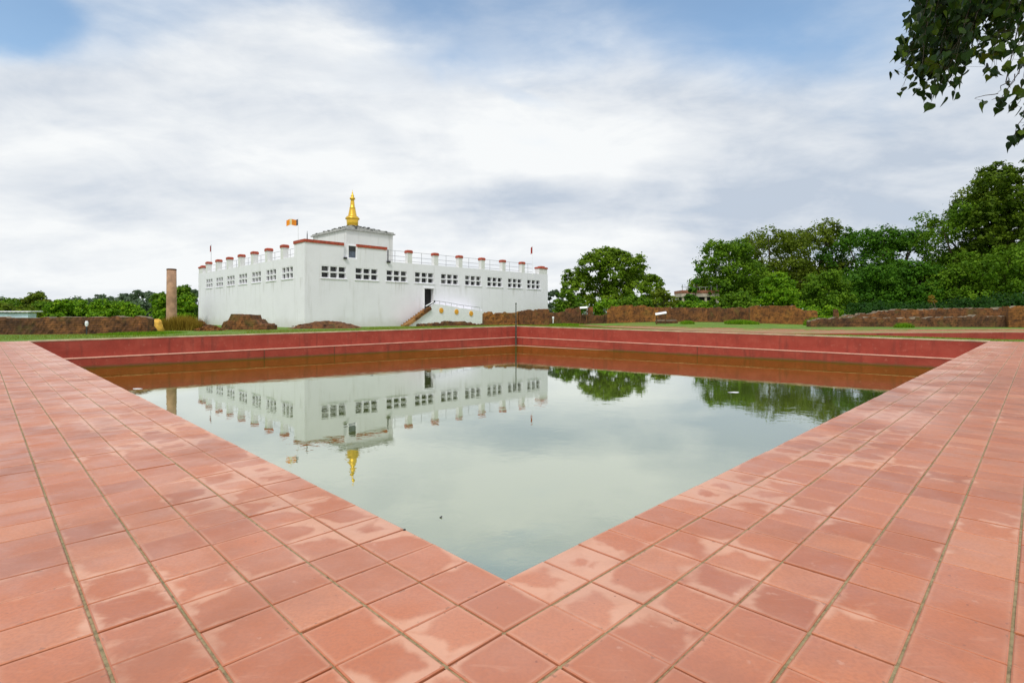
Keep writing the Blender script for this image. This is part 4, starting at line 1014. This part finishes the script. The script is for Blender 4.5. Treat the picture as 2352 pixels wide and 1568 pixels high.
def build_trees():
    G = 'trees behind the ruins on the right'
    tree('broadleaf_tree', 'lone spreading olive green tree right of the temple with sky showing through', 'tree', 1288, 1512, 577, 218, M['leaf_lone'], 29700, 0.44, 21, low=.16, sub=40, subr=.20,
         shape=[(-.42, .80, .13), (-.22, .90, .12), (.0, .93, .13), (.22, .86, .13), (.42, .80, .13), (.60, .66, .12), (-.70, .62, .12), (-.84, .45, .10), (-.55, .52, .12), (.80, .50, .11), (.93, .60, .07), (.35, .60, .14), (.0, .66, .13), (-.2, .48, .14), (.15, .38, .16), (.5, .38, .14), (-.6, .26, .13), (.8, .25, .12), (-.1, .2, .15), (.4, .18, .14), (-.85, .18, .1)])
    tree('broadleaf_tree', 'mid green rounded tree at the left end of the dark tree belt', 'tree', 1598, 1750, 548, 239, M['leaf_mid'], 16200, 0.50, 22, group=G, nb=15, low=.06)
    tree('broadleaf_tree', 'olive topped tree behind the small bright green tree', 'tree', 1690, 1850, 528, 260, M['leaf_olive'], 14850, 0.53, 23, group=G, nb=15, low=.08)
    tree('broadleaf_tree', 'brownish olive tree with the high knob in the middle of the belt', 'tree', 1800, 1945, 512, 267, M['leaf_olive'], 14850, 0.53, 24, group=G, nb=15, low=.08)
    tree('broadleaf_tree', 'dark green broad tree right of the brownish olive one', 'tree', 1905, 2060, 517, 253, M['leaf_dark'], 16200, 0.52, 25, group=G, nb=15, low=.06)
    tree('broadleaf_tree', 'dark flat topped tree left of the small sky gap', 'tree', 2000, 2130, 520, 239, M['leaf_dark'], 13500, 0.50, 26, group=G, nb=15, low=.06)
    tree('broadleaf_tree', 'dense green tree stepping up right of the small sky gap', 'tree', 2118, 2290, 468, 218, M['leaf_mid'], 16200, 0.46, 27, group=G, nb=15, low=.05)
    tree('broadleaf_tree', 'tallest tree at the right edge towering over the belt', 'tree', 2215, 2520, 372, 207, M['leaf_tall'], 32400, 0.53, 28, group=G, nb=15, low=.10, sub=30, subr=.17,
         shape=[(-.95, .62, .085), (-.9, .70, .08), (-.83, .78, .085), (-.74, .86, .085), (-.8, .52, .1), (-.9, .4, .1), (-.62, .86, .10), (-.45, .93, .10), (-.25, .97, .11), (.0, .97, .12), (.3, .93, .14), (-.72, .74, .09), (-.5, .76, .12), (-.2, .80, .14), (.15, .78, .15), (-.86, .60, .08), (-.62, .60, .12), (-.3, .62, .14), (.1, .58, .16), (-.7, .44, .12), (-.4, .45, .14), (0, .4, .16), (-.6, .28, .12), (-.2, .25, .14), (.6, .6, .2), (.6, .3, .2), (.5, .85, .14), (-.55, .68, .13), (-.4, .68, .14), (-.15, .7, .15), (-.5, .52, .14), (-.2, .5, .16), (-.55, .36, .14), (-.35, .34, .15), (-.5, .16, .14), (-.05, .9, .13), (-.35, .86, .12)])
    tree('broadleaf_tree', 'leafy green tree in front of the tallest one at the right edge', 'tree', 2200, 2400, 566, 193, M['leaf_mid'], 16200, 0.42, 29, group=G, nb=15, low=.05)
    tree('broadleaf_tree', 'dark rounded tree low in the middle of the belt before the gap', 'tree', 2030, 2150, 596, 202, M['leaf_dark'], 12150, 0.42, 30, group=G, nb=15, low=.05)
    tree('broadleaf_tree', 'dark green low tree under the stepping up tree', 'tree', 2118, 2235, 610, 198, M['leaf_mid'], 12150, 0.40, 31, group=G, nb=15, low=.05)
    tree('broadleaf_tree', 'green low rounded tree above the collapsed part of the ruin', 'tree', 1845, 1950, 626, 195, M['leaf_mid'], 10800, 0.39, 32, group=G, nb=15, low=.04)
    tree('broadleaf_tree', 'low dark tree between the two rounded green ones', 'tree', 1930, 2050, 612, 200, M['leaf_dark'], 11475, 0.40, 33, group=G, nb=15, low=.04)
    tree('young_tree', 'small bright green pointed tree standing before the orange ruin wall', 'tree', 1734, 1842, 620, 184, M['leaf_bright'], 12150, 0.35, 34, low=.02, shape=[(0, .86, .14), (-.12, .74, .19), (.15, .72, .19), (-.4, .55, .2), (.1, .52, .25), (.45, .52, .2), (-.7, .34, .18), (-.25, .3, .24), (.3, .3, .24), (.72, .3, .19), (-.5, .14, .2), (0, .12, .22), (.55, .12, .2)])
    tree('airy_tree', 'thin airy tree leaning at the left end of the tree belt', 'tree', 1576, 1612, 612, 225, M['leaf_dark'], 2600, 0.46, 35, shape=[(.55, .92, .2), (.3, .72, .2), (-.1, .56, .22), (-.5, .42, .24), (.1, .4, .22), (.6, .3, .3)], sub=14, subr=.3)
    tree('broadleaf_tree', 'dull olive tree filling the step between the tallest tree and its left neighbour', 'tree', 2165, 2330, 424, 225, M['leaf_olive'], 15000, .48, 36, group=G, nb=15, low=.05)
    S = 'shrubs behind the brick ruins'
    tree('shrub', 'bushy green shrub by the right corner of the temple', 'shrub', 1272, 1340, 668, 82, M['leaf_mid'], 4500, .17, 41, trunk=True, low=.02, nb=6, group=S)
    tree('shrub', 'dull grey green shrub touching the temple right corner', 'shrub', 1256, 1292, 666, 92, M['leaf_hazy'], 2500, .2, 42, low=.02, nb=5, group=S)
    tree('shrub', 'bright yellow green shrub between the brick pier and the orange ruin', 'shrub', 1364, 1420, 688, 77, M['leaf_bright'], 3500, .15, 43, low=.02, nb=5, group=S)
    tree('shrub', 'green shrub rising over the rounded orange ruin top', 'shrub', 1415, 1500, 676, 80, M['leaf_mid'], 5000, .17, 44, low=.02, nb=6, group=S)
    tree('shrub', 'dark olive shrub below the thin mast', 'shrub', 1486, 1552, 664, 86, M['leaf_olive'], 4000, .18, 45, low=.02, nb=6, group=S)
    tree('shrub', 'low bright green hedge shrub left of the unfinished building', 'shrub', 1530, 1600, 686, 90, M['leaf_bright'], 4000, .17, 46, low=.02, nb=6, group=S)
    tree('shrub', 'low green shrub in front of the unfinished building', 'shrub', 1590, 1660, 691, 84, M['leaf_bright'], 4000, .16, 47, low=.02, nb=6, group=S)
    tree('shrub', 'dark green shrub at the foot of the mid green tree', 'shrub', 1640, 1732, 668, 82, M['leaf_mid'], 5500, .17, 48, low=.02, nb=6, group=S)
    tree('shrub', 'low leafy shrub spilling over the collapsed ruin', 'shrub', 1850, 1925, 700, 72, M['leaf_bright'], 4000, .13, 49, low=.02, nb=6, group=S)
    tree('shrub', 'small ochre shrub standing on the upper ruin terrace', 'shrub', 2130, 2154, 681, 62, M['drygrass'], 1200, .10, 50, low=.02, nb=3, group=S)
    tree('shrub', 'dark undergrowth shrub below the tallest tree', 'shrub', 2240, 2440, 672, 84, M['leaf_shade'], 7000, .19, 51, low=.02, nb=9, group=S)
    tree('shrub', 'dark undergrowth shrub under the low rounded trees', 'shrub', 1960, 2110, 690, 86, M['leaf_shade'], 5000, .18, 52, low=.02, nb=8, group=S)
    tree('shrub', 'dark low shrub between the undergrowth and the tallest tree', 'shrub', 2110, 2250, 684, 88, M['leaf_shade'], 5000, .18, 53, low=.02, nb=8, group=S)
    B = 'trees and bushes behind the left ruin wall'
    tree('bush', 'round bright green bush right of the pale blue shed roof', 'bush', 120, 196, 686, 70, M['leaf_bright'], 7000, .15, 61, low=.02, nb=7, group=B, droop=.5)
    tree('bush', 'wide bright green bush in the middle behind the left ruin wall', 'bush', 206, 312, 688, 72, M['leaf_bright'], 10000, .15, 62, low=.02, nb=10, group=B, droop=.5)
    tree('bush', 'bright green bush between the stone pillar and the temple', 'bush', 368, 444, 678, 80, M['leaf_bright'], 9000, .17, 63, low=.02, nb=9, group=B)
    tree('broadleaf_tree', 'dark green tree with pointed top just behind the stone pillar', 'tree', 368, 448, 655, 95, M['leaf_mid'], 7500, .22, 64, low=.05, nb=8, group=B)
    tree('broadleaf_tree', 'small airy tree peeking past the temple left edge', 'tree', 432, 478, 661, 120, M['leaf_hazy'], 1800, .26, 65, nb=4, group=B)
    tree('broadleaf_tree', 'airy round headed tree above the pale blue shed', 'tree', 54, 124, 671, 125, M['leaf_olive'], 4200, .26, 66, low=.30, nb=6, group=B, sub=22)
    tree('broadleaf_tree', 'green tree at the far left edge of the view', 'tree', -60, 42, 680, 120, M['leaf_mid'], 6000, .28, 67, nb=7, group=B)
    tree('broadleaf_tree', 'low green tree behind the left end of the shed', 'tree', -30, 75, 697, 90, M['leaf_olive'], 5000, .22, 68, nb=7, low=.02, group=B)
    tree('broadleaf_tree', 'green tree low between the airy tree and the round bush', 'tree', 60, 140, 693, 95, M['leaf_mid'], 5000, .22, 69, nb=7, low=.02, group=B)
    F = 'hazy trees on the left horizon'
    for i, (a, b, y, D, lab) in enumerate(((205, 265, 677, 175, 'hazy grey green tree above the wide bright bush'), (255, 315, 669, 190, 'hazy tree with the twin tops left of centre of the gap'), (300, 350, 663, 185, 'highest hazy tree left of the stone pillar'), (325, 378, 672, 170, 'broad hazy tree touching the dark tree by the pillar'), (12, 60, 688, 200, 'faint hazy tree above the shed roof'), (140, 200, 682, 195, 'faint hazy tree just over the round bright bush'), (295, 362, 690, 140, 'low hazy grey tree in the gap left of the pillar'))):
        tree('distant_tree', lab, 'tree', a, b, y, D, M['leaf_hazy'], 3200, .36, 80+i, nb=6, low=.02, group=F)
    # a farther belt that closes the horizon
    rng = np.random.default_rng(5); P = []; Br = []
    for k in range(300):
        ang = -1.15+2.3*k/299; D = rng.uniform(330, 420); x = D*math.tan(ang)*.9; r = rng.uniform(3, 6); h = rng.uniform(6, 12)
        q = 110; d = rng.normal(0, 1, (q, 3)); d /= np.linalg.norm(d, axis=1)[:, None]; pts = np.array([x, D, h*.5])+d*np.array([r*1.2, r, h*.5]); P.append(pts); Br.append(np.clip(rng.normal(.45+rng.uniform(-.2, .2), .15, q), 0, 1))
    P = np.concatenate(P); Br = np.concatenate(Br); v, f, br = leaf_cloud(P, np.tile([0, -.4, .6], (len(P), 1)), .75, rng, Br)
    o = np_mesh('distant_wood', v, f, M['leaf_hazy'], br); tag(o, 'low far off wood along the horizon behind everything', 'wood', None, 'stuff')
build_trees()

def blades(name, pts, h, w, mat, rng, lean=.35):
    n = len(pts); an = rng.uniform(0, 2*np.pi, n); hh = h*rng.uniform(.5, 1.25, n); ww = w*rng.uniform(.6, 1.3, n)
    dx = np.stack([np.cos(an)*ww, np.sin(an)*ww, np.zeros(n)], 1); ln = rng.normal(0, lean, (n, 2))*hh[:, None]
    tip = pts+np.stack([ln[:, 0], ln[:, 1], hh], 1)
    v = np.stack([pts-dx, pts+dx, tip], 1).reshape(-1, 3); return v, np.arange(n*3).reshape(-1, 3), np.clip(rng.normal(.5, .22, n), 0, 1)
def build_grass():
    rng = np.random.default_rng(3); pts = []
    def band(side, w0, w1, n):
        u = rng.uniform(w0, w1, n)+(LU if side == 0 else LV)
        t = rng.uniform(-2, (LV if side == 0 else LU)+10, n)
        for a, b in zip(u, t):
            p = W(a, b) if side == 0 else W(b, a); 
            s = math.sin(p[0]*.35+1.3*math.sin(p[1]*.21))+math.sin(p[1]*.5+p[0]*.13)
            if s > -.55 and not on_path(p[0], p[1]): pts.append((p[0], p[1], gz(p[0], p[1])-.01))
    band(0, .42, 11, 30000); band(1, .42, 13, 36000)
    v, f, r = blades('grass', np.array(pts), .085, .012, None, rng); o = np_mesh('grass', v, f, M['grassblade'], r); tag(o, 'short patchy green grass between the pond and the ruins', 'grass', None, 'stuff')
    def clump(name, label, cat, x0, x1, D, h, n, mat, dp, wd=.018, lean=.3):
        a, b = ax(x0, D), ax(x1, D); X = rng.uniform(a, b, n); Y = D+rng.uniform(-dp, dp, n); P = np.stack([X, Y, np.array([gz(x, y) for x, y in zip(X, Y)])-.02], 1)
        hh = h*(.65+.35*np.sin((X-a)/(b-a)*np.pi)); n_ = len(P); v, f, r = blades(name, P, 1.0, wd, mat, rng, lean)
        v = v.reshape(-1, 3, 3); v[:, 2, :] = P+(v[:, 2, :]-P)*hh[:, None]; v = v.reshape(-1, 3)
        o = np_mesh(name, v, f, mat, r, None, (float(a+b)/2, float(D), float(P[:, 2].mean()))); tag(o, label, cat)
    clump('dry_grass', 'tall ochre dry grass clump at the foot of the stone pillar', 'grass clump', 376, 458, 49, 1.25, 5200, M['drygrass'], 1.2, .022, .16)
    clump('grass_tuft', 'bright green grass patch in front of the yellow cloth heap', 'grass clump', 262, 392, 39.5, .22, 5000, M['leaf_bright'], 2.2, .014)
    clump('weed_tuft', 'bright yellow green weeds below the larger white board', 'weeds', 1566, 1592, 63, .38, 1300, M['leaf_bright'], .6, .03)
    clump('weed_tuft', 'bright weeds at the foot of the wall left of the orange ruin', 'weeds', 1668, 1738, 62, .48, 2600, M['leaf_bright'], .8, .03)
    clump('weed_tuft', 'bright yellow green grass on the slope of the collapsed ruin', 'weeds', 1862, 1960, 60, .95, 4200, M['leaf_bright'], 1.6, .035)
    clump('weed_tuft', 'small green weeds in front of the lower ruin terrace', 'weeds', 2060, 2092, 51, .45, 900, M['leaf_bright'], .5, .025)
    clump('weed_tuft', 'green weeds before the low ruin in the shade of the lone tree', 'weeds', 1262, 1345, 67, .30, 3000, M['leaf_bright'], 1.6, .03)
build_grass()

# ------------------------------------------------------------------ the peepal tree reaching in from the right
def build_peepal():
    rn = random.Random(77); base = Vector((13.9, 5.6, -.1))
    T = thing('peepal_tree', base, 'overhanging peepal tree branch with heart shaped leaves at the top right', 'tree')
    tk = MB(); fork = Vector((13.2, 5.8, 4.6))
    tk.tube([base, base+Vector((-.1, .1, 1.6)), base+Vector((-.4, .15, 3.2)), fork], [.62, .48, .42, .38], 14)
    tk.tube([fork, Vector((11.8, 6.1, 6.0)), Vector((9.6, 6.3, 6.7)), Vector((7.2, 6.3, 6.75)), Vector((5.3, 6.2, 6.35))], [.26, .20, .13, .08, .04], 10)
    tk.tube([fork, Vector((14.6, 6.8, 6.6)), Vector((16, 8, 8.6))], [.26, .18, .08], 10)
    tk.tube([Vector((9.6, 6.3, 6.7)), Vector((8.0, 5.6, 6.3)), Vector((6.4, 5.4, 5.9))], [.09, .06, .03], 8)
    tk.build('trunk', M['bark'], T, True)
    tw = MB(); LV_ = []; LF = []; LR = []
    outline = [(0, 0), (.36, -.10), (.50, .12), (.40, .40), (.14, .70), (.05, .86), (0, 1.12)]
    def leaf(p, d, up, s, r):
        d = d.normalized(); side = d.cross(up)
        if side.length < 1e-3: side = d.cross(Vector((1, 0, 0)))
        side.normalize(); nrm = side.cross(d); fold = rn.uniform(.15, .5); b = len(LV_)
        mid = [0, .12, .40, .70, .86]
        L = [p+d*(s*y)+side*(s*x)+nrm*(s*x*fold) for x, y in outline[1:6]]; Rr = [p+d*(s*y)-side*(s*x)+nrm*(s*x*fold) for x, y in outline[1:6]]
        Mi = [p+d*(s*y)-nrm*(s*.10*y*y) for y in (0, .12, .40, .70, .86, 1.12)]
        LV_.extend(L+Rr+Mi)
        for o in (0, 5):
            ids = [(b+10, b+o+0, b+o+1, b+11), (b+11, b+o+1, b+o+2, b+12), (b+12, b+o+2, b+o+3, b+13), (b+13, b+o+3, b+o+4, b+14), (b+14, b+o+4, b+15, b+15)]
            for q in ids[:4]: LF.append(q); LR.append(r)
            LF.append((b+14, b+o+4, b+15)); LR.append(r)
    def twig(s, e, nl, spread, sag=.06):
        pts = [s.lerp(e, f)+Vector((rn.uniform(-.03, .03), rn.uniform(-.03, .03), sag*math.sin(f*3.14))) for f in (0, .25, .5, .75, 1)]
        tw.tube(pts, [.005, .004, .0035, .0025, .0015], 5, cap=False)
        for k in range(nl):
            f = rn.uniform(.12, 1) if k else 1.0; i = min(3, int(f*4)); p = pts[i].lerp(pts[i+1], f*4-i)
            q = p+Vector((rn.gauss(0, spread), rn.gauss(0, spread), rn.gauss(-.02, spread*.7)))
            if rn.random() < .5: tw.tube([p, q], [.0018, .0012], 4, cap=False)
            d = Vector((rn.gauss(-.15, .42), rn.gauss(0, .42), -1)); leaf(q, d, Vector((rn.gauss(0, 1), rn.gauss(0, 1), rn.gauss(0, .4))).normalized(), rn.uniform(.066, .118), min(1, max(0, rn.gauss(.42, .33))))
    boughp = [Vector((5.3, 6.2, 6.3)), Vector((6.2, 6.25, 6.5)), Vector((7.2, 6.3, 6.7)), Vector((6.4, 5.4, 5.85))]
    # hanging twigs: ends follow the lower outline of the foliage
    ends = [(2072, 185), (2066, 150), (2085, 120), (2100, 190), (2112, 205), (2135, 215), (2150, 228), (2162, 205), (2178, 200), (2195, 175), (2210, 160), (2218, 130), (2205, 100), (2185, 130), (2160, 150), (2140, 160), (2120, 120), (2100, 70), (2110, 20), (2140, 60), (2165, 90), (2190, 60), (2215, 50), (2135, 110), (2150, 30), (2180, 20),
            (2092, 40), (2088, 95), (2128, 180), (2170, 170), (2155, 120), (2120, 60), (2200, 20), (2148, 195), (2105, 150), (2180, 105), (2130, 20),
            (2240, 90), (2250, 60), (2262, 115), (2275, 135), (2285, 155), (2290, 95), (2270, 40), (2300, 60), (2310, 100), (2325, 40), (2340, 80), (2345, 120), (2330, 150), (2240, 30), (2290, 20), (2315, 10)]
    for x, y in ends:
        x += max(0, 2160-x)*.14; y -= 6
        D = rn.uniform(5.3, 6.9); e = at(x, y, D); b = min(boughp, key=lambda q: (q-e).length) if rn.random() < .3 else boughp[rn.randrange(0, 2)]
        s = Vector((e.x+rn.uniform(.1, .75), e.y+rn.uniform(-.2, .2), max(e.z+rn.uniform(.5, 1.0), 5.0)))
        tw.tube([b, (b+s)/2+Vector((0, 0, .12)), s], [.009, .007, .005], 5, cap=False)
        twig(s, e, 38 if x < 2230 else 24, .085)
    for pts, nl in ((((2360, 60), (2345, 200), (2338, 240)), 12), (((2380, 150), (2350, 255), (2332, 322)), 16), (((2340, 170), (2310, 222), (2276, 228)), 4), (((2310, 190), (2290, 215), (2233, 228)), 1), (((2400, 120), (2372, 260), (2352, 300)), 14), (((2370, 100), (2330, 170), (2300, 236)), 7)):
        D = rn.uniform(5.6, 6.1); w = [at(x, y, D) for x, y in pts]
        tw.tube([boughp[1], (boughp[1]+w[0])/2, w[0]], [.008, .006, .005], 5, cap=False)
        twig(w[0], w[1], nl//2, .05, 0); twig(w[1], w[2], nl-nl//2, .035, 0)
    # the rest of the crown, above and right of the view
    for k in range(70):
        f = rn.random(); c = Vector((6.0+f*5.5, 6.2+rn.uniform(-1.2, 1.2), 6.7+rn.uniform(-.6, 1.0))); e = c+Vector((rn.uniform(-.5, .5), rn.uniform(-.5, .5), -rn.uniform(.3, .9))); twig(c, e, 16, .10)
    tw.build('twig', M['twig'], T)
    lm = MB(); lm.v = [tuple(v) for v in LV_]; lm.f = LF; lm.m = [0]*len(LF); lm.r = LR; lm.build('foliage', M['leaf_peepal'], T)
build_peepal()
